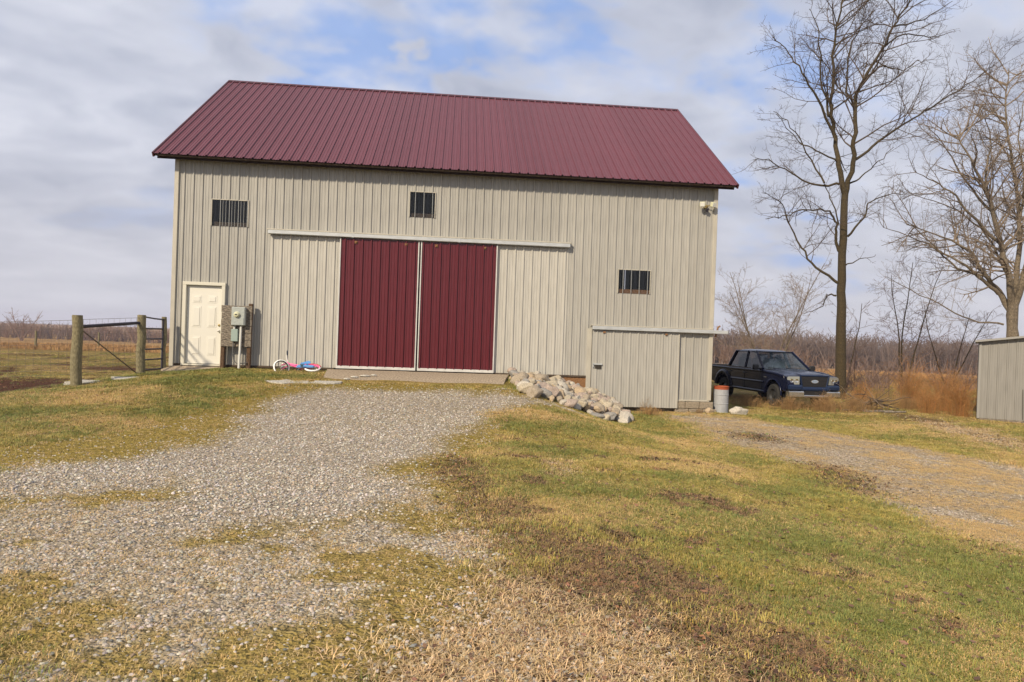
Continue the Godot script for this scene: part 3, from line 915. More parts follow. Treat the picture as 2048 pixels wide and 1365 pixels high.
# ---------------------------------------------------------------- things by the barn
func make_yard() -> void:
	var mb := MB.new()
	# concrete
	var f := Transform3D(Basis(Vector3(1, 0, 0), Vector3(0, 0, -1), Vector3(0, 1, 0)), Vector3.ZERO)
	var hi := func(x, z): return lerp(lerp(0.0, -0.05, clampf((z - 0.15) / 1.5, 0.0, 1.0)), min(-0.05, gh(x, z) - 0.025), ss(1.2, 2.45, z)) + 0.008 * wob.get_noise_2d(x * 30.0, z * 30.0)
	var nx := 24
	var nz := 12
	var edge := func(i, j):
		var t := float(j) / nz
		var x: float = lerp(lerp(4.05, 4.35, t), lerp(8.85, 8.55, t), float(i) / nx)
		var z: float = lerp(0.12, 2.5, t) + (0.35 * patch.get_noise_2d(x * 20.0, 5.0) - 0.35 * pow(abs(x - 6.45) / 2.3, 4.0)) * t
		return Vector2(x, z)
	for j in nz:
		for i in nx:
			var q := []
			for o in [[0, 0], [0, 1], [1, 1], [1, 0]]:
				var p: Vector2 = edge.call(i + o[0], j + o[1])
				q.append(Vector3(p.x, hi.call(p.x, p.y), p.y))
			mb.quad(q[0], q[1], q[2], q[3])
			if j == nz - 1: mb.quad(q[1] - Vector3(0, 0.3, -0.03), q[2] - Vector3(0, 0.3, -0.03), q[2], q[1])
			if i == 0: mb.quad(q[0] - Vector3(0, 0.3, 0), q[1] - Vector3(0, 0.3, 0), q[1], q[0])
			if i == nx - 1: mb.quad(q[3], q[2], q[2] - Vector3(0, 0.3, 0), q[3] - Vector3(0, 0.3, 0))
	var ap := solo("concrete_apron", mb, M.concrete, "worn tan concrete ramp in front of the maroon doors", "ramp", "", "structure")
	mb = MB.new()
	mb.slab(PackedVector2Array([Vector2(0.12, -0.07), Vector2(1.42, -0.07), Vector2(1.22, -1.0), Vector2(0.28, -1.05), Vector2(0.02, -0.6)]), Transform3D(Basis(Vector3.RIGHT, 0.14), Vector3.ZERO) * f, -0.30, -0.02, 0.012)
	solo("door_slab", mb, M.concrete, "tan concrete slab at the foot of the cream entry door", "slab", "", "structure")
	# flat pale slabs lying in the grass
	var flats := [[-0.50, 2.75, 0.44, 0.28, 0.1, "flat pale stone slab in the grass against the thick fence post"], [0.20, 2.55, 0.42, 0.24, -0.15, "flat pale stone slab in the grass, the one farther from the fence post"], [3.72, 2.95, 0.44, 0.30, 0.15, "flat pale stone slab below the fallen bicycle, the wider of two"], [4.56, 2.85, 0.36, 0.22, 0.25, "narrow flat pale stone slab between the bicycle's slab and the concrete ramp"]]
	for s in flats:
		var o := thing("stone_slab", s[5], "stone", Vector3(s[0], gh(s[0], s[1]), s[1]), s[4], "flat pale slabs in the grass")
		var poly := PackedVector2Array()
		for i in 11:
			var a := TAU * i / 11.0
			var rr: float = 1.0 + 0.30 * sin(i * 2.7 + s[0] * 5.0) + 0.12 * cos(i * 5.1)
			poly.append(Vector2(cos(a) * s[2] * rr, sin(a) * s[3] * rr))
		mb = MB.new()
		mb.slab(poly, Transform3D(Basis(Vector3.RIGHT, 0.07) * Basis(Vector3(1, 0, 0), Vector3(0, 0, -1), Vector3(0, 1, 0)), Vector3.ZERO), -0.08, 0.026, 0.08)
		part(o, "stone", mb, M.slabstone)
	for s in [[5.0, 1.85, 0.10], [5.22, 1.65, 0.13], [5.42, 1.55, 0.08], [4.86, 2.1, 0.08]]:
		var o := MeshInstance3D.new()
		o.name = numbered("concrete_chunk")
		o.mesh = rock_mesh(3, M.slabstone)
		add_child(o)
		o.scale = Vector3(s[2], 0.035, s[2] * 0.6)
		o.position = Vector3(s[0], hi.call(s[0], s[1]) + 0.02, s[1])
		tag(o, "small pale broken chunk lying on the concrete ramp", "chunk", "broken chunks on the ramp")

	make_meter()
	make_fence()
	make_bike()
	make_rocks()

	# flood lamp under the eave
	var fl := thing("flood_light", "cream outdoor flood lamp with swivel heads under the barn eave", "lamp", Vector3(14.15, 4.80, 0.02))
	mb = MB.new()
	mb.lathe([[0.0, 0.05], [0.055, 0.045], [0.06, 0.0]], Vector3.ZERO, Vector3(0, 0, 1), 14)
	part(fl, "base_plate", mb, M.brass)
	for s in [-1, 1]:
		mb = MB.new()
		mb.tube([Vector3(0, 0, 0.04), Vector3(s * 0.07, 0.02, 0.10), Vector3(s * 0.12, 0.03, 0.14)], [0.014, 0.014, 0.014], 6, true)
		var arm := part(fl, "arm", mb, M.brass)
		mb = MB.new()
		mb.box(Vector3(s * 0.15, 0.03, 0.18), Vector3(0.15, 0.14, 0.10), 0.02, Basis(Vector3.UP, s * 0.4) * Basis(Vector3.RIGHT, 0.25))
		part(arm, "lamp_head", mb, M.dial)
		mb = MB.new()
		mb.box(Vector3(s * 0.15, 0.03, 0.18) + Basis(Vector3.UP, s * 0.4) * Basis(Vector3.RIGHT, 0.25) * Vector3(0, 0, 0.052), Vector3(0.12, 0.11, 0.006), 0.002, Basis(Vector3.UP, s * 0.4) * Basis(Vector3.RIGHT, 0.25))
		part(arm, "lens", mb, M.pvc)
	mb = MB.new()
	mb.box(Vector3(0.02, -0.10, 0.10), Vector3(0.06, 0.12, 0.07), 0.015, Basis(Vector3.RIGHT, 0.5))
	part(fl, "motion_sensor", mb, M.pipe)

	# drum
	var by := gh(14.88, -0.25)
	var dr := thing("steel_drum", "pale grey steel drum with rusty orange rim at the barn corner", "drum", Vector3(14.88, by - 0.01, -0.20))
	mb = MB.new()
	mb.lathe([[0.0, 0.01], [0.205, 0.0], [0.212, 0.02], [0.205, 0.04], [0.205, 0.25], [0.215, 0.262], [0.205, 0.274], [0.205, 0.50], [0.215, 0.512], [0.205, 0.524], [0.205, 0.72], [0.20, 0.72], [0.195, 0.30], [0.0, 0.30]], Vector3.ZERO, Vector3.UP, 28)
	part(dr, "body", mb, grained(lin(0.33, 0.34, 0.355), 0.5, tex("soft", 0.02, 0.91, 1.04, 3), Vector3(2, 1, 2)))
	mb = MB.new()
	mb.lathe([[0.205, 0.66], [0.208, 0.72], [0.216, 0.745], [0.206, 0.755], [0.196, 0.74], [0.196, 0.68]], Vector3.ZERO, Vector3.UP, 28)
	part(dr, "rim", mb, grained(lin(0.42, 0.085, 0.025), 0.7, tex("rough", 0.05, 0.55, 1.1, 4), Vector3(4, 4, 4)))
	# loose stones at the corner
	for s in [[15.25, 0.20, 0.27, 0.15, 0.13, 6, "big whitish oblong stone lying in front of the steel drum"], [14.42, 0.18, 0.13, 0.10, 0.10, 5, "small tan stone at the block foundation left of the steel drum"]]:
		var o := MeshInstance3D.new()
		o.name = numbered("field_stone")
		o.mesh = rock_mesh(2, M["rock%d" % s[5]])
		add_child(o)
		o.scale = Vector3(s[2], s[3], s[4])
		o.position = Vector3(s[0], gh(s[0], s[1]) + s[3] * 0.6, s[1])
		tag(o, s[6], "stone", "field stones")

func make_meter() -> void:
	var g := gh(1.75, 0.35)
	var t := thing("meter_stand", "weathered board on two posts carrying an electric meter box", "meter", Vector3(1.74, g, 0.17))
	var mb := MB.new()
	for s in [-1, 1]:
		mb = MB.new()
		mb.box(Vector3(s * 0.33 - 0.02, 0.32 if s < 0 else 0.80, 0.0), Vector3(0.10, 0.86 if s < 0 else 1.80, 0.10), 0.012, Basis(Vector3(0, 0, 1), -0.01))
		part(t, "post", mb, M.post_dark)
	for i in 6:
		mb = MB.new()
		mb.box(Vector3(-0.01, 0.66 + i * 0.178, 0.07), Vector3(0.76 + 0.02 * sin(i * 3.0), 0.170, 0.028), 0.005, Basis(Vector3(0, 0, 1), 0.004 * sin(i * 5.0)))
		part(t, "board", mb, M.weathered)
	mb = MB.new()
	mb.box(Vector3(0.07, 1.36, 0.155), Vector3(0.34, 0.48, 0.14), 0.018)
	var bx := part(t, "meter_box", mb, M.meter)
	mb = MB.new()
	mb.lathe([[0.0, 0.075], [0.05, 0.07], [0.068, 0.05], [0.074, 0.01], [0.082, 0.008], [0.082, 0.0]], Vector3(0.04, 1.40, 0.225), Vector3(0, 0, 1), 20)
	part(bx, "meter_dial", mb, M.dial)
	mb = MB.new()
	mb.box(Vector3(0.04, 1.40, 0.301), Vector3(0.06, 0.025, 0.004), 0.001)
	part(bx, "counter", mb, M.black)
	mb = MB.new()
	mb.box(Vector3(0.07, 1.235, 0.228), Vector3(0.28, 0.20, 0.012), 0.005)
	part(bx, "cover_plate", mb, M.meter)
	mb = MB.new()
	mb.box(Vector3(-0.02, 0.87, 0.135), Vector3(0.17, 0.32, 0.10), 0.012)
	part(t, "junction_box", mb, M.box_green)
	mb = MB.new()
	mb.rod(Vector3(-0.04, 1.02, 0.13), Vector3(-0.04, 1.13, 0.13), 0.025, 10)
	part(t, "nipple", mb, M.pvc)
	mb = MB.new()
	mb.tube([Vector3(0.13, 1.14, 0.15), Vector3(0.12, 0.5, 0.15), Vector3(0.10, -0.12, 0.15)], [0.03, 0.03, 0.03], 10)
	part(t, "conduit", mb, M.pvc)
	mb = MB.new()
	mb.tube([Vector3(-0.06, 0.72, 0.13), Vector3(-0.06, 0.40, 0.13), Vector3(-0.03, 0.22, 0.13), Vector3(0.05, 0.14, 0.13), Vector3(0.25, 0.16, 0.10), Vector3(0.30, 0.17, 0.02)], [0.015, 0.015, 0.014, 0.013, 0.013, 0.013], 8)
	part(t, "cable", mb, M.cable)

func post_mesh(h: float, r: float, m: Material) -> MB:
	var mb := MB.new()
	var p := []
	var rr := []
	for i in 7:
		p.append(Vector3(0.012 * sin(i * 1.7), -0.25 + (h + 0.25) * i / 6.0, 0.012 * cos(i * 2.3)))
		rr.append(r * (1.05 - 0.015 * i))
	p.append(p[6] + Vector3(0, 0.012, 0)); rr.append(r * 0.86)
	mb.tube(p, rr, 16, true)
	return mb

func make_fence() -> void:
	var spots := [[-0.63, 3.2, 1.50, 0.105, "thick round wooden fence post standing beside the flat stone slabs"], [-0.11, 1.4, 1.42, 0.098, "thick round wooden fence post where the pipe rail meets the gate"], [-0.03, 0.32, 1.40, 0.062, "slender wooden gate post against the barn corner"]]
	var tops := []
	for s in spots:
		var y := gh(s[0], s[1])
		var o := solo("fence_post", post_mesh(s[2], s[3], M.post), M.post, s[4], "post", "wooden fence posts by the barn", "", Vector3(s[0], y, s[1]))
		o.rotation.y = s[0] * 9.0
		tops.append(Vector3(s[0], y, s[1]))
	var a: Vector3 = tops[0]; var b: Vector3 = tops[1]; var c: Vector3 = tops[2]
	var mb := MB.new()
	mb.rod(a + Vector3(0.03, 1.27, -0.09), b + Vector3(-0.02, 1.24, 0.08), 0.036, 10)
	solo("pipe_rail", mb, M.pipe, "dark steel pipe rail between the two thick fence posts", "rail")
	mb = MB.new()
	mb.rod(a + Vector3(0.05, 1.18, -0.10), b + Vector3(-0.07, 0.05, 0.08), 0.007, 5)
	mb.rod(a + Vector3(0.07, 1.18, -0.10), b + Vector3(-0.05, 0.05, 0.08), 0.007, 5)
	solo("brace_wire", mb, M.wire, "rusty diagonal brace wire below the pipe rail", "wire")
	# gate
	var d := (c - b); d.y = 0
	var L := d.length() - 0.18
	var g := thing("pipe_gate", "narrow black pipe gate between fence post and barn corner post", "gate", b + d.normalized() * 0.11)
	g.rotation.y = atan2(-d.z, d.x)
	for i in 6:
		mb = MB.new()
		var y := 0.10 + i * 0.252
		var bow := 0.03 if i == 5 else 0.0
		mb.tube([Vector3(0, y + bow, 0), Vector3(L * 0.5, y, 0), Vector3(L, y - bow * 0.5, 0)], [0.020, 0.020, 0.020], 8, true)
		part(g, "bar", mb, M.pipe)
	mb = MB.new()
	mb.rod(Vector3(L, 0.09, 0), Vector3(L, 1.37, 0), 0.022, 8)
	part(g, "upright", mb, M.pipe)
	mb = MB.new()
	mb.rod(Vector3(0, 0.09, 0), Vector3(0, 1.37, 0), 0.018, 8)
	part(g, "upright", mb, M.pipe)
	# woven wire: between the thick posts, then on to the left
	wire_run("wire_fence", a + Vector3(0, 1.42, -0.10), b + Vector3(-0.02, 1.36, 0.10), "woven wire fence behind the pipe rail between thick posts")
	var far := Vector3(-9.5, gh(-9.5, 4.2), 4.2)
	wire_run("wire_fence", a + Vector3(-0.10, 1.40, 0.02), far + Vector3(0, 1.45, 0), "woven wire fence running from the thick post along the pasture")
	var fp := solo("fence_post", post_mesh(1.45, 0.06, M.post), M.post, "wooden fence post at the far end of the pasture wire", "post", "wooden fence posts by the barn", "", far)
	# the pasture's far fence
	var line := [[-31.0, -28.5], [-26.5, -31.0], [-22.7, -33.5], [-20.6, -38.0], [-14.5, -40.0], [-8.4, -42.0], [-2.3, -44.0]]
	for i in line.size():
		var x: float = line[i][0]; var z: float = line[i][1]
		solo("pasture_post", post_mesh(1.25, 0.075, M.post), M.post, "thin grey wooden post of the fence across the pasture", "post", "posts of the far pasture fence", "", Vector3(x, gh(x, z), z))
		if i > 0:
			var w := MB.new()
			for k in 4:
				var y := 0.25 + k * 0.3
				w.rod(Vector3(line[i - 1][0], gh(line[i - 1][0], line[i - 1][1]) + y, line[i - 1][1]), Vector3(x, gh(x, z) + y, z), 0.004, 3)
			solo("pasture_wire", w, M.wire, "wire strands strung between posts across the pasture", "wire", "strands of the far pasture fence")

func wire_run(called: String, a: Vector3, b: Vector3, label: String) -> void:
	var t := thing(called, label, "fence", a)
	var d := b - a
	var flat := Vector3(d.x, 0, d.z)
	var n := int(flat.length() / 0.155)
	for k in 9:
		var mb := MB.new()
		var y: float = -[0.0, 0.17, 0.34, 0.50, 0.66, 0.80, 0.93, 1.05, 1.15][k]
		mb.rod(Vector3(0, y, 0), d + Vector3(0, y, 0), 0.0045 if k == 0 else 0.0032, 4)
		part(t, "line_wire", mb, M.wire)
	var st := MB.new()
	for i in n:
		var p := d * ((i + 0.5) / n)
		st.rod(p, p + Vector3(0.012 * sin(i * 4.1), -1.15, 0.01 * cos(i * 2.3)), 0.0027, 3)
	var o := part(t, "stay_wires", st, M.wire)
	o.set_meta("kind", "stuff")

func make_bike() -> void:
	var y := gh(3.5, 0.85)
	var t := thing("child_bicycle", "small pink, white and blue child's bicycle lying on its side by the barn", "bicycle", Vector3(3.42, y + 0.035, 0.80))
	# built upright along x, then laid over towards the wall
	var lean := Basis(Vector3(1, 0, 0), -1.22)
	t.basis = Basis(Vector3(0, 1, 0), 0.12) * lean
	var pink := mat(lin(0.75, 0.10, 0.30), 0.35)
	var red := mat(lin(0.42, 0.03, 0.06), 0.35)
	var blue := mat(lin(0.10, 0.28, 0.60), 0.4)
	var white := mat(lin(0.78, 0.78, 0.76), 0.55)
	var chrome := mat(lin(0.6, 0.6, 0.6), 0.3, 0.8)
	var r := 0.20
	var wheels := [[Vector3(-0.40, r, 0), Basis(Vector3(0, 1, 0), 0.55) * Basis(Vector3(1, 0, 0), 0.75)], [Vector3(0.36, r, 0), Basis()]]
	for i in 2:
		var o: Vector3 = wheels[i][0]
		var bs: Basis = wheels[i][1]
		var ax: Vector3 = bs * Vector3(0, 0, 1)
		var mb := MB.new()
		mb.lathe([[r - 0.022, -0.024], [r, -0.014], [r + 0.006, 0.0], [r, 0.014], [r - 0.022, 0.024]], o, ax, 28)
		var w := part(t, "wheel", mb, white)
		mb = MB.new()
		mb.lathe([[r - 0.022, 0.022], [r - 0.042, 0.014], [r - 0.042, -0.014], [r - 0.022, -0.022]], o, ax, 28)
		part(w, "rim", mb, M.black if i == 0 else pink)
		mb = MB.new()
		var sx: Vector3 = bs * Vector3(1, 0, 0)
		var sy: Vector3 = bs * Vector3(0, 1, 0)
		for k in 14:
			var a := TAU * k / 14.0
			mb.rod(o + ax * (0.015 if k % 2 else -0.015), o + (sx * cos(a) + sy * sin(a)) * (r - 0.04), 0.0018, 4)
		mb.rod(o - ax * 0.05, o + ax * 0.05, 0.016, 8)
		part(w, "spokes", mb, chrome)
	var head := Vector3(-0.27, 0.47, 0)
	var bb := Vector3(0.06, 0.19, 0)
	var seat := Vector3(0.18, 0.42, 0)
	var mb := MB.new()
	mb.tube([head - Vector3(-0.01, 0.06, 0), Vector3(-0.1, 0.30, 0), bb], [0.021, 0.021, 0.021], 10)
	mb.tube([head - Vector3(-0.03, 0.02, 0), Vector3(-0.02, 0.36, 0), seat - Vector3(0.03, 0.09, 0)], [0.018, 0.018, 0.018], 10)
	mb.rod(bb, seat, 0.017, 10)
	for s in [-1, 1]:
		mb.rod(bb + Vector3(0, 0, s * 0.03), Vector3(0.36, r, s * 0.05), 0.010, 8)
		mb.rod(seat - Vector3(0.03, 0.07, 0), Vector3(0.36, r, s * 0.05), 0.010, 8)
	mb.rod(head + Vector3(-0.02, 0.05, 0), head + Vector3(0.03, -0.08, 0), 0.024, 10)
	part(t, "frame", mb, pink)
	mb = MB.new()
	for s in [-1, 1]: mb.tube([head + Vector3(0.02, -0.06, 0), head + Vector3(-0.01, -0.10, s * 0.045), Vector3(-0.40, r, s * 0.055)], [0.016, 0.016, 0.012], 8)
	part(t, "fork", mb, pink)
	mb = MB.new()
	mb.tube([head + Vector3(-0.03, 0.12, 0.27), head + Vector3(-0.05, 0.14, 0.12), head + Vector3(-0.02, 0.06, 0.03), head + Vector3(-0.02, 0.06, -0.03), head + Vector3(-0.05, 0.14, -0.12), head + Vector3(-0.03, 0.12, -0.27)], [0.012, 0.012, 0.012, 0.012, 0.012, 0.012], 8)
	var hb := part(t, "handlebar", mb, white)
	for s in [-1, 1]:
		mb = MB.new()
		mb.rod(head + Vector3(-0.03, 0.12, s * 0.18), head + Vector3(-0.03, 0.12, s * 0.30), 0.018, 10)
		part(hb, "grip", mb, mat(lin(0.04, 0.06, 0.10), 0.7))
	mb = MB.new()
	mb.tube([seat + Vector3(-0.14, 0.05, 0), seat + Vector3(-0.04, 0.06, 0), seat + Vector3(0.06, 0.07, 0), seat + Vector3(0.11, 0.07, 0)], [0.022, 0.045, 0.075, 0.05], 10, true)
	part(t, "saddle", mb, blue)
	mb = MB.new()
	mb.rod(seat, seat + Vector3(0.015, 0.05, 0), 0.013, 8)
	part(t, "seat_post", mb, chrome)
	mb = MB.new()
	mb.slab(PackedVector2Array([Vector2(-0.04, 0.12), Vector2(0.38, 0.15), Vector2(0.42, 0.21), Vector2(0.36, 0.26), Vector2(0.10, 0.27), Vector2(-0.03, 0.24)]), Transform3D(), 0.035, 0.06, 0.1)
	part(t, "chain_guard", mb, blue)
	for s in [-1, 1]:
		mb = MB.new()
		mb.rod(bb + Vector3(0, 0, s * 0.02), bb + Vector3(0.05 * s, -0.09 * s, s * 0.07), 0.009, 6)
		var cr := part(t, "crank", mb, chrome)
		mb = MB.new()
		mb.box(bb + Vector3(0.05 * s, -0.09 * s, s * 0.11), Vector3(0.07, 0.02, 0.07), 0.006)
		part(cr, "pedal", mb, mat(lin(0.05, 0.13, 0.22), 0.6))
	mb = MB.new()
	mb.tube([Vector3(0.24, r + 0.22, 0), Vector3(0.36, r + 0.235, 0), Vector3(0.48, r + 0.19, 0), Vector3(0.56, r + 0.10, 0)], [0.025, 0.028, 0.028, 0.02], 8, true)
	part(t, "mudguard", mb, red)
	mb = MB.new()
	mb.lathe([[0.0, 0.018], [0.05, 0.018], [0.058, 0.0], [0.05, -0.018], [0.0, -0.018]], Vector3(0.36, 0.08, -0.14), Vector3(0, 0, 1), 16)
	part(t, "training_wheel", mb, blue)

var rock_shapes := {}
func rock_mesh(kind: int, m: Material) -> ArrayMesh:
	var key := "%d_%d" % [kind, m.get_instance_id()]
	if rock_shapes.has(key): return rock_shapes[key]
	var nz := FastNoiseLite.new()
	nz.seed = 40 + kind
	nz.frequency = 0.55
	nz.fractal_octaves = 3
	var sp := SphereMesh.new()
	sp.radial_segments = 24
	sp.rings = 14
	sp.radius = 1.0
	sp.height = 2.0
	var arr := sp.get_mesh_arrays()
	var v: PackedVector3Array = arr[Mesh.ARRAY_VERTEX]
	var r := RandomNumberGenerator.new()
	r.seed = 900 + kind
	var cuts := []
	for i in 9:
		var d := Vector3(r.randf_range(-1, 1), r.randf_range(-1, 1), r.randf_range(-1, 1)).normalized()
		cuts.append([d, r.randf_range(0.60, 0.90)])
	for i in v.size():
		var p := v[i]
		for c in cuts:
			var e: float = p.dot(c[0]) - c[1]
			if e > 0: p -= c[0] * e * 0.95
		v[i] = p * (1.0 + 0.22 * nz.get_noise_3d(v[i].x * 2, v[i].y * 2, v[i].z * 2))
	arr[Mesh.ARRAY_VERTEX] = v
	var n := PackedVector3Array()
	n.resize(v.size())
	var ix: PackedInt32Array = arr[Mesh.ARRAY_INDEX]
	for i in range(0, ix.size(), 3):
		var q := (v[ix[i + 2]] - v[ix[i]]).cross(v[ix[i + 1]] - v[ix[i]])
		for j in 3: n[ix[i + j]] += q
	for i in n.size(): n[i] = n[i].normalized() if n[i].length() > 0.00001 else v[i].normalized()
	arr[Mesh.ARRAY_NORMAL] = n
	arr[Mesh.ARRAY_TANGENT] = null
	var am := ArrayMesh.new()
	am.add_surface_from_arrays(Mesh.PRIMITIVE_TRIANGLES, arr)
	am.surface_set_material(0, m)
	rock_shapes[key] = am
	return am

func make_rocks() -> void:
	var r := RandomNumberGenerator.new()
	r.seed = 77
	var words := ["tan", "brown", "pale", "pinkish", "grey", "orange tan", "whitish"]
	# top line of the heap along the wall, by x
	var top := func(x): return lerp(-0.08, -0.36, ss(9.5, 11.0, x)) + lerp(0.0, -0.44, ss(10.7, 12.0, x))
	var placed := []
	for layer in 3:
		var tries := 0
		while tries < 1500 and placed.size() < [95, 170, 225][layer]:
			tries += 1
			var x := r.randf_range(8.85, 11.6)
			var depth: float = lerp(3.5, 2.9, ss(9.0, 10.4, x)) * lerp(1.0, 0.66, ss(10.9, 11.9, x))
			var t := r.randf()
			var z := 0.2 + t * depth
			var g := gh(x, z)
			var s := (0.085 + 0.15 * pow(r.randf(), 1.3)) * (0.75 if layer == 2 else 1.0) * (0.8 if x < 9.4 else 1.0)
			var surf: float = lerp(max(top.call(x), g + 0.06), g + 0.03, pow(t, 1.25))
			var p := Vector3(x, surf + [0.0, 0.08, 0.13][layer], z)
			if layer > 0 and t > 0.9: continue
			p.y = max(p.y, g + s * 0.4)
			var ok := true
			for q in placed:
				if q[0].distance_to(p) < (q[1] + s) * 0.70: ok = false
			if z < s + 0.10: ok = false
			if x < 9.05 and x - s < 8.8: ok = false
			if ok: placed.append([p, s, t])
	for q in placed:
		var k := r.randi_range(0, 6)
		if k == 4 and r.randf() < 0.5: k = 0
		var o := MeshInstance3D.new()
		o.name = numbered("field_stone")
		o.mesh = rock_mesh(r.randi_range(4, 13), M["rock%d" % k])
		add_child(o)
		o.rotation = Vector3(r.randf_range(-0.6, 0.6), r.randf() * TAU, r.randf_range(-0.6, 0.6))
		o.scale = Vector3(q[1] * r.randf_range(1.1, 1.6), q[1] * r.randf_range(0.75, 1.05), q[1] * r.randf_range(0.95, 1.25))
		o.position = q[0]
		var where: String = "high in the heap against the barn wall" if q[2] < 0.33 else ("halfway down the rock heap by the barn" if q[2] < 0.7 else "at the foot of the rock heap by the barn")
		tag(o, "%s %s field stone %s" % ["small" if q[1] < 0.12 else ("medium" if q[1] < 0.17 else "large"), words[k], where], "stone", "stones of the heap against the barn")

# ---------------------------------------------------------------- pickup truck
func make_truck() -> void:
	var paint := mat(Color(0.03, 0.055, 0.16), 0.25, 0.1, 0.35)
	paint.clearcoat_enabled = true
	paint.clearcoat = 0.25
	paint.clearcoat_roughness = 0.08
	var steel := mat(Color(0.10, 0.16, 0.27), 0.3, 0.2)
	var chrome := mat(lin(0.62, 0.60, 0.55), 0.18, 0.95)
	var rubber := mat(lin(0.02, 0.02, 0.02), 0.85)
	var glass := mat(Color(0.06, 0.08, 0.09, 0.55), 0.03)
	glass.transparency = BaseMaterial3D.TRANSPARENCY_ALPHA
	var sky_sheen_glass := mat(Color(0.24, 0.31, 0.36, 0.5), 0.03)  # windshield: reflected sky is painted into this pale blue glass colour
	sky_sheen_glass.transparency = BaseMaterial3D.TRANSPARENCY_ALPHA
	var lampg := mat(lin(0.34, 0.36, 0.35), 0.12, 0.4)
	var gy := gh(19.25, -6.0)
	var t := thing("pickup_truck", "dark blue crew-cab pickup truck parked beside the barn in dry weeds", "truck", Vector3(19.02, gy - 0.02, -5.85), 0.09)
	var mb: MB
	for s in [-1, 1]:
		var poly := PackedVector2Array([Vector2(-2.9, 0.62), Vector2(-2.9, 1.27), Vector2(-1.42, 1.30), Vector2(-1.38, 1.27), Vector2(0.95, 1.25), Vector2(1.15, 1.22), Vector2(2.2, 1.12), Vector2(2.5, 1.06), Vector2(2.64, 0.94), Vector2(2.66, 0.66), Vector2(2.34, 0.60)])
		for c in [1.76, -1.76]:
			for i in 11:
				var a: float = lerp(0.22, PI - 0.06, i / 10.0) if c > 0 else lerp(0.1, PI - 0.2, i / 10.0)
				poly.append(Vector2(c + 0.50 * cos(a), 0.42 + 0.50 * sin(a)))
			if c > 0:
				poly.append(Vector2(1.2, 0.44)); poly.append(Vector2(-1.2, 0.44))
		# frame: u -> local z, v -> local y, w -> local x
		mb = MB.new()
		mb.slab(poly, Transform3D(Basis(Vector3(0, 0, 1), Vector3(0, 1, 0), Vector3(s, 0, 0)), Vector3.ZERO), 0.70, 0.95, 0.012)
		for e in [[0.905, 1.175, -2.86, 1.0, 0.066], [0.925, 0.80, -1.15, 1.15, 0.05], [0.925, 0.47, -1.2, 1.2, 0.05]]:
			mb.tube([Vector3(s * e[0], e[1], e[2]), Vector3(s * e[0], e[1], e[3])], [e[4], e[4]], 14, true)
		mb.tube([Vector3(s * 0.905, 1.175, 1.0), Vector3(s * 0.905, 1.13, 1.8), Vector3(s * 0.90, 1.06, 2.3), Vector3(s * 0.87, 0.99, 2.5)], [0.066, 0.07, 0.07, 0.05], 14, true)
		var arch := []
		var thick := []
		for i in 13:
			var a: float = lerp(0.0, PI, i / 12.0)
			arch.append(Vector3(s * 0.945, 0.42 + 0.51 * sin(a), 1.76 + 0.51 * cos(a)))
			thick.append(0.035)
		mb.tube(arch, thick, 8, true)
		var sd := part(t, "body_side", mb, paint)
		for zz in [0.15, -0.95]:
			mb = MB.new()
			mb.box(Vector3(s * 0.972, 1.06, zz - 0.28), Vector3(0.03, 0.035, 0.20), 0.008)
			part(sd, "door_handle", mb, M.black)
		for zz in [1.02, -0.17, -1.28]:
			mb = MB.new()
			mb.box(Vector3(s * 0.962, 0.85, zz), Vector3(0.012, 0.76, 0.012))
			part(sd, "door_seam", mb, M.black)
		mb = MB.new()
		mb.box(Vector3(s * 0.968, 0.98, 1.28), Vector3(0.012, 0.035, 0.17), 0.003)
		part(sd, "fender_badge", mb, chrome)
		# flared rear fender
		mb = MB.new()
		var pts := []
		var rad := []
		for i in 9:
			var a: float = lerp(0.15, PI - 0.15, i / 8.0)
			pts.append(Vector3(s * 0.93, 0.42 + 0.60 * sin(a), -1.76 + 0.60 * cos(a)))
			rad.append(0.10)
		mb.tube(pts, rad, 10, true)
		part(sd, "rear_fender", mb, paint)
	# underbody, hood, bed
	mb = MB.new()
	mb.box(Vector3(0, 0.55, 0.0), Vector3(1.42, 0.34, 5.0))
	part(t, "chassis", mb, M.black)
	mb = MB.new()
	var hy := func(x, z):
		var q: float = (z - 1.0) / 1.66
		var y: float = 1.245 - 0.115 * q - 0.07 * pow(max(0.0, q - 0.75) / 0.25, 2.0)
		y -= 0.055 * pow(abs(x) / 0.95, 3.0)
		y += 0.03 * (1.0 - ss(0.42, 0.56, abs(x)))
		return y
	mb.sheet(func(a, b):
		var x: float = lerp(-0.95, 0.95, a)
		var z: float = lerp(2.67 - 0.12 * pow(abs(x) / 0.95, 2.0), 1.0, b)
		return Vector3(x, hy.call(x, z) + 0.012, z), 24, 16)
	part(t, "hood", mb, paint)
	mb = MB.new()
	mb.box(Vector3(0, 1.22, 1.02), Vector3(1.70, 0.05, 0.20), 0.01)
	part(t, "cowl", mb, M.black)
	mb = MB.new()
	mb.sheet(func(a, b):
		var x: float = lerp(-0.965, 0.965, a)
		var y: float = lerp(0.58, 1.09, b)
		return Vector3(x, y, 2.60 - 0.16 * pow(abs(x) / 0.965, 4.0) - 0.05 * pow(b, 6.0)), 20, 8)
	part(t, "front_panel", mb, paint)
	mb = MB.new()
	mb.box(Vector3(0, 0.78, -2.16), Vector3(1.45, 0.06, 1.42))
	mb.box(Vector3(0, 0.96, -2.88), Vector3(1.45, 0.60, 0.06), 0.01)
	mb.box(Vector3(0, 1.02, -1.44), Vector3(1.45, 0.52, 0.05), 0.01)
	part(t, "cargo_bed", mb, paint)
	# grille
	mb = MB.new()
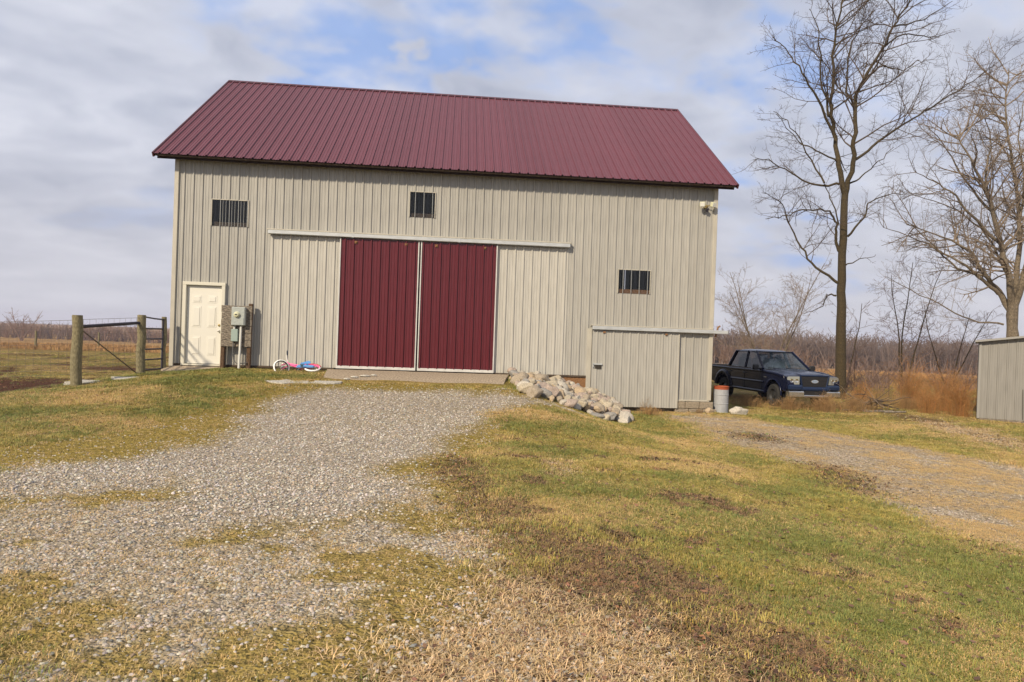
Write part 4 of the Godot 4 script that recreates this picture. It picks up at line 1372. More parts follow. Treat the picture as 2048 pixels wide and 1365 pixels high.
	mb.slab(PackedVector2Array([Vector2(-0.50, 1.10), Vector2(-0.42, 0.74), Vector2(0.42, 0.74), Vector2(0.50, 1.10)]), Transform3D(Basis(), Vector3(0, 0, 0)), 2.58, 2.665, 0.03)
	var gr := part(t, "grille", mb, M.black)
	mb = MB.new()
	for e in [[Vector3(-0.52, 1.115, 2.655), Vector3(0.52, 1.115, 2.655)], [Vector3(-0.435, 0.725, 2.655), Vector3(0.435, 0.725, 2.655)], [Vector3(-0.52, 1.115, 2.655), Vector3(-0.435, 0.725, 2.655)], [Vector3(0.52, 1.115, 2.655), Vector3(0.435, 0.725, 2.655)]]:
		mb.rod(e[0], e[1], 0.030, 8)
	part(gr, "surround", mb, steel)
	for i in 7:
		mb = MB.new()
		mb.box(Vector3(0, 0.78 + i * 0.046, 2.668), Vector3(0.85 + i * 0.018, 0.008, 0.012))
		part(gr, "slat", mb, mat(lin(0.03, 0.03, 0.035), 0.4))
	mb = MB.new()
	var ov := PackedVector2Array()
	for i in 24: ov.append(Vector2(cos(TAU * i / 24.0) * 0.145, sin(TAU * i / 24.0) * 0.062))
	mb.slab(ov, Transform3D(Basis(), Vector3(0, 0.93, 0)), 2.66, 2.69, 0.06)
	var em := part(gr, "emblem", mb, chrome)
	mb = MB.new()
	var ov2 := PackedVector2Array()
	for p in ov: ov2.append(p * 0.82)
	mb.slab(ov2, Transform3D(Basis(), Vector3(0, 0.93, 0)), 2.685, 2.694, 0.04)
	part(em, "emblem_field", mb, mat(lin(0.25, 0.32, 0.45), 0.3))
	var tm := TextMesh.new()
	tm.text = "Ford"
	var fnt := SystemFont.new()
	fnt.font_names = PackedStringArray(["Droid Serif"])
	fnt.font_italic = true
	tm.font = fnt
	tm.font_size = 32
	tm.pixel_size = 0.0024
	tm.depth = 0.004
	tm.material = chrome
	var tmi := MeshInstance3D.new()
	tmi.name = "emblem_lettering"
	tmi.mesh = tm
	em.add_child(tmi)
	tmi.position = Vector3(0, 0.93, 2.697)
	# headlights
	for s in [-1, 1]:
		mb = MB.new()
		mb.slab(PackedVector2Array([Vector2(-0.19, -0.12), Vector2(0.19, -0.13), Vector2(0.20, 0.10), Vector2(0.15, 0.13), Vector2(-0.19, 0.14)]), Transform3D(Basis(Vector3.UP, s * 0.28) * Basis(Vector3(s, 0, 0), Vector3(0, 1, 0), Vector3(0, 0, s)), Vector3(s * 0.73, 0.945, 2.585)), -0.05 if s > 0 else -0.055, 0.055 if s > 0 else 0.05, 0.0)
		var hl := part(t, "headlight", mb, lampg)
		for q in [-0.07, 0.08]:
			mb = MB.new()
			mb.lathe([[0.0, 0.002], [0.04, 0.012], [0.062, 0.02], [0.066, 0.0]], Vector3(s * 0.73, 0.945, 2.64) + Vector3(q, 0.0, -s * q * 0.28), Vector3(s * 0.27, 0, 0.96).normalized(), 16)
			part(hl, "reflector", mb, chrome)
		# bumper ends
		mb = MB.new()
		mb.box(Vector3(s * 0.68, 0.715, 2.62), Vector3(0.50, 0.19, 0.22), 0.05, Basis(Vector3.UP, s * 0.10))
		part(t, "bumper_pad", mb, steel)
		mb = MB.new()
		mb.box(Vector3(s * 0.67, 0.50, 2.64), Vector3(0.56, 0.22, 0.22), 0.035, Basis(Vector3.UP, s * 0.13))
		part(t, "bumper", mb, chrome)
	mb = MB.new()
	mb.box(Vector3(0, 0.675, 2.66), Vector3(0.92, 0.11, 0.16), 0.03)
	part(t, "bumper_pad", mb, steel)
	mb = MB.new()
	mb.box(Vector3(0, 0.435, 2.70), Vector3(0.86, 0.09, 0.17), 0.02)
	part(t, "bumper", mb, chrome)
	mb = MB.new()
	mb.box(Vector3(0, 0.55, 2.62), Vector3(0.80, 0.16, 0.16), 0.01)
	part(t, "intake", mb, M.black)
	# cab: roof, pillars, glass
	var lo := {"fz": 1.02, "rz": -1.40, "x": 0.90, "y": 1.26}
	var hi := {"fz": 0.18, "rz": -1.18, "x": 0.70, "y": 1.86}
	var fl := func(s, q): return Vector3(s * 0.90, 1.25, 1.02).lerp(Vector3(s * 0.70, 1.85, 0.20), q)
	var rl := func(s, q): return Vector3(s * 0.90, 1.26, -1.42).lerp(Vector3(s * 0.70, 1.85, -1.20), q)
	mb = MB.new()
	mb.sheet(func(u, w):
		var a: float = u * 2.0 - 1.0
		var b: float = 1.0 - w * 2.0
		return Vector3(a * 0.745, 1.92 - 0.085 * pow(abs(a), 5.0) - 0.055 * pow(abs(b), 4.0) - 0.012 * b, -0.50 + b * 0.76), 16, 16)
	mb.box(Vector3(0, 1.845, -0.50), Vector3(1.44, 0.05, 1.44), 0.02)
	part(t, "roof", mb, paint)
	for s in [-1, 1]:
		var mid := func(q, zc): return Vector3(s * lerp(0.90, 0.70, q), lerp(1.25, 1.85, q), zc)
		for pl in [[fl.call(s, 0.0), fl.call(s, 1.0), 0.045], [mid.call(0.0, -0.20), mid.call(1.0, -0.34), 0.05], [rl.call(s, 0.0), rl.call(s, 1.0), 0.065]]:
			mb = MB.new()
			mb.rod(pl[0], pl[1], pl[2], 8)
			part(t, "pillar", mb, paint)
		var side := [[mid.call(0.0, 0.98), mid.call(0.0, -0.18), mid.call(1.0, -0.32), mid.call(1.0, 0.18)], [mid.call(0.0, -0.22), mid.call(0.0, -1.42), mid.call(1.0, -1.20), mid.call(1.0, -0.36)]]
		for w in side:
			mb = MB.new()
			if s < 0: mb.quad(w[1], w[0], w[3], w[2])
			else: mb.quad(w[0], w[1], w[2], w[3])
			part(t, "side_window", mb, glass)
		mb = MB.new()
		mb.box(Vector3(s * 1.10, 1.30, 0.86), Vector3(0.24, 0.19, 0.10), 0.04)
		mb.box(Vector3(s * 0.95, 1.25, 0.88), Vector3(0.14, 0.05, 0.06), 0.01)
		part(t, "wing_mirror", mb, M.black)
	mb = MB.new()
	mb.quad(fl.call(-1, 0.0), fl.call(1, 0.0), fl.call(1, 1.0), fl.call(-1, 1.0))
	part(t, "windshield", mb, sky_sheen_glass)
	for s in [-0.45, 0.25]:
		mb = MB.new()
		mb.rod(Vector3(s + 0.25, 1.265, 1.05), Vector3(s - 0.25, 1.30, 1.0), 0.012, 6)
		part(t, "wiper", mb, M.black)
	mb = MB.new()
	mb.quad(rl.call(1, 0.0), rl.call(-1, 0.0), rl.call(-1, 1.0), rl.call(1, 1.0))
	part(t, "rear_window", mb, glass)
	mb = MB.new()
	mb.box(Vector3(0, 1.10, 0.88), Vector3(1.6, 0.22, 0.36), 0.04)
	part(t, "dashboard", mb, M.black)
	for r in [[0.05, -0.4], [0.05, 0.4], [-0.95, -0.4], [-0.95, 0.4]]:
		mb = MB.new()
		mb.box(Vector3(r[1], 1.22, r[0] - 0.2), Vector3(0.52, 0.75, 0.16), 0.06)
		mb.box(Vector3(r[1], 1.66, r[0] - 0.22), Vector3(0.26, 0.17, 0.10), 0.04)
		part(t, "seat", mb, mat(lin(0.06, 0.055, 0.05), 0.9))
	mb = MB.new()
	mb.box(Vector3(0, 0.80, -0.2), Vector3(1.42, 0.1, 2.5))
	part(t, "cab_floor", mb, M.black)
	for zc in [1.76, -1.76]:
		for s in [-1, 1]:
			var ax := Vector3(s, 0, 0)
			var o := Vector3(s * 0.70, 0.385, zc)
			mb = MB.new()
			mb.lathe([[0.22, 0.25], [0.34, 0.26], [0.375, 0.235], [0.385, 0.18], [0.385, 0.06], [0.37, 0.0], [0.0, 0.0]], o, ax, 28)
			var wh := part(t, "wheel", mb, rubber)
			mb = MB.new()
			mb.lathe([[0.0, 0.22], [0.07, 0.225], [0.075, 0.19], [0.19, 0.17], [0.215, 0.24], [0.228, 0.245]], o, ax, 24)
			part(wh, "rim", mb, mat(lin(0.07, 0.07, 0.07), 0.4, 0.6))

# ---------------------------------------------------------------- shed
func make_shed() -> void:
	var g := gh(24.5, -1.3)
	var t := thing("metal_shed", "grey ribbed metal shed with a sloping roof by the dry weeds", "shed", Vector3(23.48, g, -1.3), -0.68)
	var fr := -g
	var roof := func(u): return 1.39 - g + 0.14 * u
	var x := 0.0
	while x < 4.9:
		var mb := MB.new()
		mb.ribs(x, x + 0.9144, 0.06, roof, Transform3D(), P, 0.018, 0.02)
		part(t, "wall_sheet", mb, M.shed)
		x += 0.9144
	var mb := MB.new()
	mb.ribs(0.0, 4.0, 0.06, flat_top(roof.call(0.0)), Transform3D(Basis(Vector3(0, 0, 1), Vector3(0, 1, 0), Vector3(-1, 0, 0)), Vector3(0, 0, -4.0)), P, 0.018)
	part(t, "side_wall", mb, M.shed)
	mb = MB.new()
	mb.slab(PackedVector2Array([Vector2(-0.12, -0.18), Vector2(5.05, -0.18), Vector2(5.05, 4.1), Vector2(-0.12, 4.1)]), Transform3D(Basis(Vector3(1, 0.14, 0), Vector3(0, 0, -1), Vector3(0, 1, 0)), Vector3(0, roof.call(0.0) - 0.02, 0)), 0.0, 0.06)
	part(t, "roof", mb, M.shed_trim)
	mb = MB.new()
	mb.box(Vector3(0.02, (0.06 + roof.call(0.0)) / 2 - 0.03, 0.01), Vector3(0.07, roof.call(0.0) - 0.08, 0.06), 0.006)
	part(t, "corner_trim", mb, M.shed_trim)
	mb = MB.new()
	mb.box(Vector3(2.45, 0.02, -0.03), Vector3(4.9, 0.12, 0.05))
	part(t, "sill_board", mb, M.weathered)
	mb = MB.new()
	mb.rod(Vector3(1.12, 0.1, 0.03), Vector3(1.10, 1.0, 0.03), 0.008, 5)
	part(t, "seam_gap", mb, M.darkgap)

# ---------------------------------------------------------------- trees
func wander(p: Vector3, dir: Vector3, length: float, n: int, bend: float, lift: float, r: RandomNumberGenerator) -> Array:
	var out := [p]
	var d := dir.normalized()
	for i in n:
		d = (d + Vector3(r.randf_range(-1, 1), r.randf_range(-1, 1), r.randf_range(-1, 1)) * bend + Vector3(0, lift, 0)).normalized()
		p += d * length / n
		out.append(p)
	return out

func sprout(mb: MB, pts: Array, r0: float, level: int, r: RandomNumberGenerator, dens: float, lift: float, least: float) -> void:
	# twigs along a limb that is already drawn
	var total := 0.0
	for i in range(pts.size() - 1): total += pts[i].distance_to(pts[i + 1])
	var count := int(max(1.0, total * dens * r.randf_range(0.8, 1.2)))
	for c in count:
		var t := r.randf_range(0.18, 1.0)
		var a := t * (pts.size() - 1)
		var i: int = min(int(a), pts.size() - 2)
		var p: Vector3 = pts[i].lerp(pts[i + 1], a - i)
		var ax: Vector3 = (pts[i + 1] - pts[i]).normalized()
		var side := ax.cross(Vector3(r.randf_range(-1, 1), r.randf_range(-1, 1), r.randf_range(-1, 1))).normalized()
		var d := (ax * r.randf_range(0.5, 1.1) + side).normalized()
		var L := total * r.randf_range(0.22, 0.5) * (1.15 - 0.55 * t)
		L = min(L, 2.6)
		var rr: float = max(least, r0 * lerp(0.5, 0.28, t))
		var n := 4 if level > 0 else 3
		var w := wander(p, d, L, n, 0.30, lift, r)
		var rad := []
		for k in w.size(): rad.append(max(least * 0.75, rr * (1.0 - 0.7 * k / n)))
		mb.tube(w, rad, 4 if level > 0 else 3)
		if level > 0: sprout(mb, w, rr, level - 1, r, dens * 1.55, lift, least)

func smooth_path(flat: Array, jitter: float, r: RandomNumberGenerator) -> Array:
	var p := []
	for i in range(0, flat.size(), 3): p.append(Vector3(flat[i], flat[i + 1], flat[i + 2]))
	var out := []
	for i in range(p.size() - 1):
		var a: Vector3 = p[max(i - 1, 0)]; var d: Vector3 = p[min(i + 2, p.size() - 1)]
		for k in 4:
			var q: Vector3 = p[i].cubic_interpolate(p[i + 1], a, d, k / 4.0)
			if i + k > 0: q += Vector3(r.randf_range(-1, 1), r.randf_range(-1, 1), r.randf_range(-1, 1)) * jitter
			out.append(q)
	out.append(p[p.size() - 1])
	return out

func limb_tree(called: String, label: String, at: Vector3, limbs: Array, bark: Material, twig: Material, sd: int, dens: float, levels: int) -> void:
	var r := RandomNumberGenerator.new()
	r.seed = sd
	var t := thing(called, label, "tree", at)
	var tb := MB.new()
	var cb := MB.new()
	for i in limbs.size():
		var l: Array = limbs[i]
		var pts := smooth_path(l[2], 0.02 if i == 0 else 0.05, r)
		if i > 0 and l[0] > 0.15: pts[0] += Vector3(0, -1.3, 0)
		var rad := []
		for k in pts.size(): rad.append(lerp(l[0], l[1], pow(k / float(pts.size() - 1), 0.8)))
		if i == 0:
			rad[0] *= 1.35
			pts[0] += Vector3(0, -0.3, 0)
		tb.tube(pts, rad, 12 if i == 0 else 7)
		if i > 0: sprout(cb, pts, l[0] * 0.7, levels, r, dens, 0.06, 0.0048)
	part(t, "trunk", tb, bark)
	part(t, "crown", cb, twig)

func bare_tree_mesh(h: float, stems: int, sd: int, levels: int, dens: float, spread: float, least: float, r0: float, many := 1.3) -> Array:
	var r := RandomNumberGenerator.new()
	r.seed = sd
	var tb := MB.new()
	var cb := MB.new()
	for s in stems:
		var a := TAU * (s + r.randf()) / stems
		var d := Vector3(cos(a) * spread, 1.0, sin(a) * spread)
		var w := wander(Vector3(cos(a), 0, sin(a)) * 0.08 * (stems - 1) * 0.5 + Vector3(0, -0.2, 0), d, h * r.randf_range(0.75, 1.05), 7, 0.10, 0.02, r)
		var rad := []
		for k in w.size(): rad.append(r0 * (1.0 - 0.85 * k / 7.0) + least)
		tb.tube(w, rad, 6)
		var n := int(h * many)
		for i in n:
			var t := r.randf_range(0.2, 0.95)
			var q := t * 7.0
			var k: int = min(int(q), 6)
			var p: Vector3 = w[k].lerp(w[k + 1], q - k)
			var b := r.randf() * TAU
			var dd := Vector3(cos(b), r.randf_range(0.3, 1.2), sin(b))
			var bw := wander(p, dd, h * r.randf_range(0.2, 0.42) * (1.2 - 0.7 * t), 4, 0.22, 0.05, r)
			var br := []
			for m in bw.size(): br.append(max(least, r0 * 0.35 * (1.0 - t * 0.6) * (1.0 - 0.8 * m / 4.0)))
			cb.tube(bw, br, 4)
			sprout(cb, bw, r0 * 0.2, levels, r, dens, 0.05, least)
	return [tb, cb]

func bare_tree(called: String, label: String, x: float, z: float, h: float, stems: int, sd: int, levels: int, dens: float, spread: float, bark: Material, twig: Material, r0 := 0.10, group := "", least := 0.007, many := 1.3) -> void:
	var m := bare_tree_mesh(h, stems, sd, levels, dens, spread, least, r0, many)
	var t := thing(called, label, "tree", Vector3(x, gh(x, z), z), 0.0, group)
	part(t, "trunk", m[0], bark)
	part(t, "crown", m[1], twig)

# ---------------------------------------------------------------- ground cover
func blade(mb: MB, o: Vector3, dir: Vector3, h: float, w: float, droop: float) -> void:
	var side := dir.cross(Vector3.UP).normalized() * w
	var p1 := o + dir * h * 0.35 * droop + Vector3(0, h * 0.6 * (1.0 - 0.3 * droop), 0)
	var p2 := o + dir * h * droop + Vector3(0, h * (1.0 - 0.75 * droop), 0)
	mb.quad(o - side, o + side, p1 + side * 0.8, p1 - side * 0.8)
	mb.tri(p1 - side * 0.8, p1 + side * 0.8, p2)

func tuft_mesh(sd: int, n: int, h: float, spread: float, droop: float, w: float) -> ArrayMesh:
	var r := RandomNumberGenerator.new()
	r.seed = sd
	var mb := MB.new()
	for i in n:
		var a := r.randf() * TAU
		var d := Vector3(cos(a), 0, sin(a))
		var b := r.randf() * TAU
		blade(mb, Vector3(cos(b), 0, sin(b)) * spread * sqrt(r.randf()) - Vector3(0, 0.008, 0), d, h * r.randf_range(0.55, 1.15), w, clampf(droop * r.randf_range(0.5, 1.4), 0.0, 1.05))
	return mb.mesh(M.blade)

func pebble_mesh(sd: int) -> ArrayMesh:
	var r := RandomNumberGenerator.new()
	r.seed = sd
	var t := (1.0 + sqrt(5.0)) / 2.0
	var p := []
	for q in [[-1, t, 0], [1, t, 0], [-1, -t, 0], [1, -t, 0], [0, -1, t], [0, 1, t], [0, -1, -t], [0, 1, -t], [t, 0, -1], [t, 0, 1], [-t, 0, -1], [-t, 0, 1]]:
		p.append(Vector3(q[0], q[1], q[2]).normalized() * r.randf_range(0.75, 1.15) * Vector3(1.0, 0.6, 0.78))
	var f := [[0, 11, 5], [0, 5, 1], [0, 1, 7], [0, 7, 10], [0, 10, 11], [1, 5, 9], [5, 11, 4], [11, 10, 2], [10, 7, 6], [7, 1, 8], [3, 9, 4], [3, 4, 2], [3, 2, 6], [3, 6, 8], [3, 8, 9], [4, 9, 5], [2, 4, 11], [6, 2, 10], [8, 6, 7], [9, 8, 1]]
	var mb := MB.new()
	for q in f: mb.tri(p[q[0]], p[q[1]], p[q[2]])
	return mb.mesh(M.tint)

func leaf_mesh(sd: int) -> ArrayMesh:
	var r := RandomNumberGenerator.new()
	r.seed = sd
	var mb := MB.new()
	var c := r.randf_range(0.2, 0.5)
	mb.quad(Vector3(-1, c, -0.1), Vector3(0, 0, 0.55), Vector3(1, c * 0.6, 0.1), Vector3(0, 0.15, -0.05))
	mb.quad(Vector3(-1, c, -0.1), Vector3(0, 0.15, -0.05), Vector3(1, c * 0.6, 0.1), Vector3(0.1, c, -0.6))
	return mb.mesh(M.tint)

var heaps := {}
func drop(key: String, xf: Transform3D, c: Color) -> void:
	if not heaps.has(key): heaps[key] = [[], []]
	heaps[key][0].append(xf)
	heaps[key][1].append(c)

func settle(key: String, m: Mesh, called: String, label: String, category: String) -> void:
	if not heaps.has(key): return
	var mm := MultiMesh.new()
	mm.transform_format = MultiMesh.TRANSFORM_3D
	mm.use_colors = true
	mm.mesh = m
	mm.instance_count = heaps[key][0].size()
	for i in mm.instance_count:
		mm.set_instance_transform(i, heaps[key][0][i])
		mm.set_instance_color(i, heaps[key][1][i])
	var o := MultiMeshInstance3D.new()
	o.name = numbered(called)
	o.multimesh = mm
	add_child(o)
	tag(o, label, category, "", "stuff")
	heaps.erase(key)

func spin(r: RandomNumberGenerator, s: Vector3, tilt := 0.0) -> Basis:
	var b := Basis(Vector3.UP, r.randf() * TAU)
	if tilt > 0: b = Basis(Vector3(r.randf_range(-1, 1), 0, r.randf_range(-1, 1)).normalized(), r.randf_range(0, tilt)) * b
	return b * Basis.from_scale(s)

func jit(c: Color, r: RandomNumberGenerator, a: float) -> Color:
	var f := 1.0 + r.randf_range(-a, a)
	return Color(c.r * f * (1.0 + r.randf_range(-a, a) * 0.25), c.g * f, c.b * f * (1.0 + r.randf_range(-a, a) * 0.4))

func seen(x: float, z: float) -> bool:
	# the wedge of ground before the camera, with room for a step to either side
	var dx := x - 7.35
	var dz := 18.4 - z
	var along := dx * 0.0845 + dz * 0.9964
	var across := dx * 0.9964 - dz * 0.0845
	return along > 1.2 and abs(across) < along * 0.80 + 1.2

func clear_of_things(x: float, z: float) -> bool:
	if x > 4.1 and x < 8.8 and z > 0.0 and z < 2.45: return false
	if x > 0.1 and x < 1.35 and z > 0.0 and z < 0.95: return false
	if x > -0.02 and x < 14.5 and z < 0.06 and z > -10.3: return false
	return true

func make_cover() -> void:
	var r := RandomNumberGenerator.new()
	r.seed = 2024
	# [x0, x1, z0, z1, tries per square metre]
	var bands := [[2.0, 13.5, 13.4, 17.4, 4200.0], [-1.0, 17.0, 10.5, 13.4, 3200.0], [-4.0, 20.0, 6.0, 10.5, 1700.0], [-9.0, 27.0, 0.0, 6.0, 850.0], [-22.0, 34.0, -9.0, 0.0, 75.0], [-36.0, 44.0, -30.0, -9.0, 20.0]]
	var green := Color(0.125, 0.165, 0.036); var yell := Color(0.43, 0.325, 0.085); var tan := Color(0.56, 0.39, 0.17)
	for b in bands:
		var count := int((b[1] - b[0]) * (b[3] - b[2]) * b[4])
		var far: bool = b[3] < 0.5
		for i in count:
			var x := r.randf_range(b[0], b[1])
			var z := r.randf_range(b[2], b[3])
			if not seen(x, z) or not clear_of_things(x, z): continue
			var c := zone_at(x + r.randfn(0.0, 0.16 + 0.10 * ss(10.5, 12.0, x)), z + r.randfn(0.0, 0.22 + 0.15 * ss(10.5, 12.0, x)))
			if c == 7: continue
			if c == 5 and r.randf() < 0.35: c = 3
			if c == 6 and r.randf() < 0.06: c = 0
			if c == 0 and bald(x, z) > r.randf(): c = 6
			if x < -0.5 and z < 4.5:
				var gc := ground_color(x, z)
				if gc.r < 0.15 and gc.g < 0.085: c = 6
			if c == 6 and far and r.randf() < 0.5: continue
			var p := Vector3(x, gh(x, z), z)
			var big: float = lerp(1.0, 1.9, ss(13.0, -5.0, z))
			var u := r.randf()
			match c:
				0:
					var m := lawn_mix(x, z)
					var h := r.randf_range(0.6, 1.2) * (1.0 + 1.1 * maxf(0.0, fine.get_noise_2d(x * 16.0, z * 16.0) + 0.1))
					if u < m.x: drop("grass%d" % (i % 2), Transform3D(spin(r, Vector3(big, h * lerp(1.0, 1.2, ss(12, 0, z)), big)), p), jit(green, r, 0.45).lerp(yell, r.randf() * 0.45))
					elif u < m.x + m.y: drop("grass%d" % (i % 2), Transform3D(spin(r, Vector3(big, h * 0.85, big)), p), jit(yell, r, 0.35).lerp(green, r.randf() * 0.5))
					elif r.randf() < 0.8: drop("dry", Transform3D(spin(r, Vector3(big, h * 0.9, big) * 0.85), p), jit(tan, r, 0.3))
					if r.randf() < 0.012 and not far: drop("leaf", Transform3D(spin(r, Vector3.ONE * r.randf_range(0.012, 0.026), 0.5), p + Vector3(0, 0.03, 0)), jit(Color(0.15, 0.085, 0.05), r, 0.5))
				1:
					if u < 0.28 + 0.5 * patch.get_noise_2d(x * 10, z * 10): drop("peb%d" % (i % 3), Transform3D(spin(r, Vector3.ONE * (0.004 + 0.011 * pow(r.randf(), 2.5)) * lerp(1.0, 1.4, ss(10, 0, z)), 0.5), p), jit(Color(0.36, 0.31, 0.25), r, 0.4))
					elif u < 0.44: drop("dry", Transform3D(spin(r, Vector3(big, 0.5, big) * 0.75), p), jit(tan, r, 0.3))
					elif u < 0.54: drop("moss", Transform3D(spin(r, Vector3(big, 0.9, big)), p), jit(Color(0.24, 0.19, 0.05), r, 0.35))
				2, 3:
					var stony := 0.12 + 0.70 * stoniness(x, z) if c == 3 else 0.06 + 0.5 * maxf(0.0, patch.get_noise_2d(x * 14.0 + 200, z * 14.0))
					if u < stony: drop("peb%d" % (i % 3), Transform3D(spin(r, Vector3.ONE * (0.004 + 0.015 * pow(r.randf(), 2.8)) * lerp(1.0, 1.4, ss(12, 2, z)), 0.5), p + Vector3(0, -0.001, 0)), pebble_color(r) * Color(0.86, 0.84, 0.81))
					elif u < stony + 0.9:
						drop("moss", Transform3D(spin(r, Vector3(big * 1.1, r.randf_range(0.7, 1.3), big * 1.1)), p), jit(Color(0.36, 0.262, 0.075), r, 0.4).lerp(Color(0.22, 0.195, 0.042), r.randf() * 0.5))
					if r.randf() < 0.05: drop("dry", Transform3D(spin(r, Vector3(0.7, 0.5, 0.7) * r.randf_range(0.6, 1.1)), p), jit(tan, r, 0.3))
				4:
					if u < 0.72: drop("peb%d" % (i % 3), Transform3D(spin(r, Vector3.ONE * (0.004 + 0.0155 * pow(r.randf(), 3.6)) * lerp(1.0, 1.25, ss(12, 2, z)), 0.6), p + Vector3(0, r.randf_range(-0.002, 0.008), 0)), pebble_color(r))
					else: drop("moss", Transform3D(spin(r, Vector3(big, 0.8, big)), p), jit(Color(0.27, 0.21, 0.05), r, 0.35))
				5:
					if u < 0.25: drop("straw", Transform3D(spin(r, Vector3(big, r.randf_range(0.3, 0.75), big) * r.randf_range(0.7, 1.1)), p), jit(Color(0.56, 0.38, 0.19), r, 0.4).lerp(Color(0.62, 0.52, 0.34), r.randf() * 0.4))
					elif u < 0.36: drop("leaf", Transform3D(spin(r, Vector3.ONE * r.randf_range(0.008, 0.02), 0.6), p + Vector3(0, 0.015, 0)), jit(Color(0.16, 0.085, 0.05), r, 0.5))
					elif u < 0.60: drop("peb%d" % (i % 3), Transform3D(spin(r, Vector3.ONE * r.randf_range(0.008, 0.022), 0.5), p), pebble_color(r))
				6:
					if u < 0.55: drop("leaf", Transform3D(spin(r, Vector3.ONE * r.randf_range(0.008, 0.024) * lerp(1.0, 1.4, ss(13, 3, z)), 0.8), p + Vector3(0, r.randf_range(0.002, 0.012), 0)), jit(Color(0.07, 0.038, 0.023) if r.randf() < 0.65 else Color(0.21, 0.108, 0.058), r, 0.5))
					elif u < 0.60: drop("grass%d" % (i % 2), Transform3D(spin(r, Vector3(0.9, 0.8, 0.9) * big), p), jit(green, r, 0.4))
					elif u < 0.78: drop("straw", Transform3D(spin(r, Vector3(0.7, 0.5, 0.7)), p), jit(Color(0.30, 0.19, 0.09), r, 0.4))
	print("cover ", heaps.keys().map(func(k): return "%s=%d" % [k, heaps[k][0].size()]))
	settle("grass0", tuft_mesh(1, 11, 0.052, 0.055, 0.45, 0.0022), "grass", "short green and yellow lawn grass over the yard", "grass")
	settle("grass1", tuft_mesh(2, 10, 0.062, 0.060, 0.6, 0.0022), "grass", "longer bent lawn grass mixed through the yard", "grass")
	settle("dry", tuft_mesh(3, 10, 0.075, 0.06, 0.95, 0.0020), "dry_grass", "flattened tan grass blades among the lawn", "grass")
	settle("straw", tuft_mesh(4, 9, 0.12, 0.06, 1.0, 0.0022), "dead_grass", "matted straw coloured dead grass beside the gravel", "grass")
	settle("moss", tuft_mesh(5, 14, 0.014, 0.05, 0.7, 0.0028), "moss", "low yellow green moss between the stones of the drive", "moss")
	for k in 3: settle("peb%d" % k, pebble_mesh(60 + k), "gravel", ["small grey crushed stones of the gravel drive", "pale crushed stones of the gravel drive", "flat mixed stones of the gravel drive"][k], "gravel")
	settle("leaf", leaf_mesh(5), "fallen_leaves", "brown curled dead leaves on bare earth", "leaves")

func pebble_color(r: RandomNumberGenerator) -> Color:
	var u := r.randf()
	if u < 0.60: return jit(Color(0.43, 0.40, 0.355), r, 0.35)
	if u < 0.70: return jit(Color(0.56, 0.52, 0.455), r, 0.2)
	if u < 0.94: return jit(Color(0.40, 0.32, 0.23), r, 0.3)
	return jit(Color(0.18, 0.18, 0.18), r, 0.3)

# tall dry weeds, as separate clumps
func weed_clump(called: String, label: String, x: float, z: float, n: int, h: float, spread: float, c: Color, sd: int, group := "") -> void:
	var r := RandomNumberGenerator.new()
	r.seed = sd
	var mb := MB.new()
	var base := c.srgb_to_linear()
	for i in n:
		var a := r.randf() * TAU
		var q: float = min(spread * 1.6, spread * abs(r.randfn(0.0, 0.62)))
		var o := Vector3(cos(a) * q, 0, sin(a) * q * 0.8)
		o.y = gh(x + o.x, z + o.z) - gh(x, z) - 0.02
		var b2 := a + r.randf_range(-1.4, 1.4)
		var lean := Vector3(cos(b2), 0, sin(b2))
		var hh := h * r.randf_range(0.3, 1.0) * (1.0 - 0.4 * q / spread)
		var k := r.randf_range(0.05, 0.55)
		var p1 := o + Vector3(0, hh * 0.55, 0) + lean * hh * k * 0.3
		var p2 := o + Vector3(0, hh * (1.0 - k * 0.5), 0) + lean * hh * k
		var rr := r.randf_range(0.0018, 0.0042)
		mb.dye(jit(base, r, 0.45).lerp(Color(0.50, 0.36, 0.18), r.randf() * 0.35))
		mb.tube([o, p1, p2], [rr, rr * 0.8, rr * 0.5], 3)
		for t in 4:
			var b := p1.lerp(p2, r.randf_range(-0.4, 1.0))
			mb.tube([b, b + (lean * r.randf_range(-1, 1) + Vector3(r.randf_range(-1, 1), r.randf_range(0.1, 1.0), r.randf_range(-1, 1))).normalized() * hh * r.randf_range(0.1, 0.28)], [rr * 0.7, rr * 0.4], 3)
	solo(called, mb, M.tint, label, "weeds", group, "", Vector3(x, gh(x, z), z))

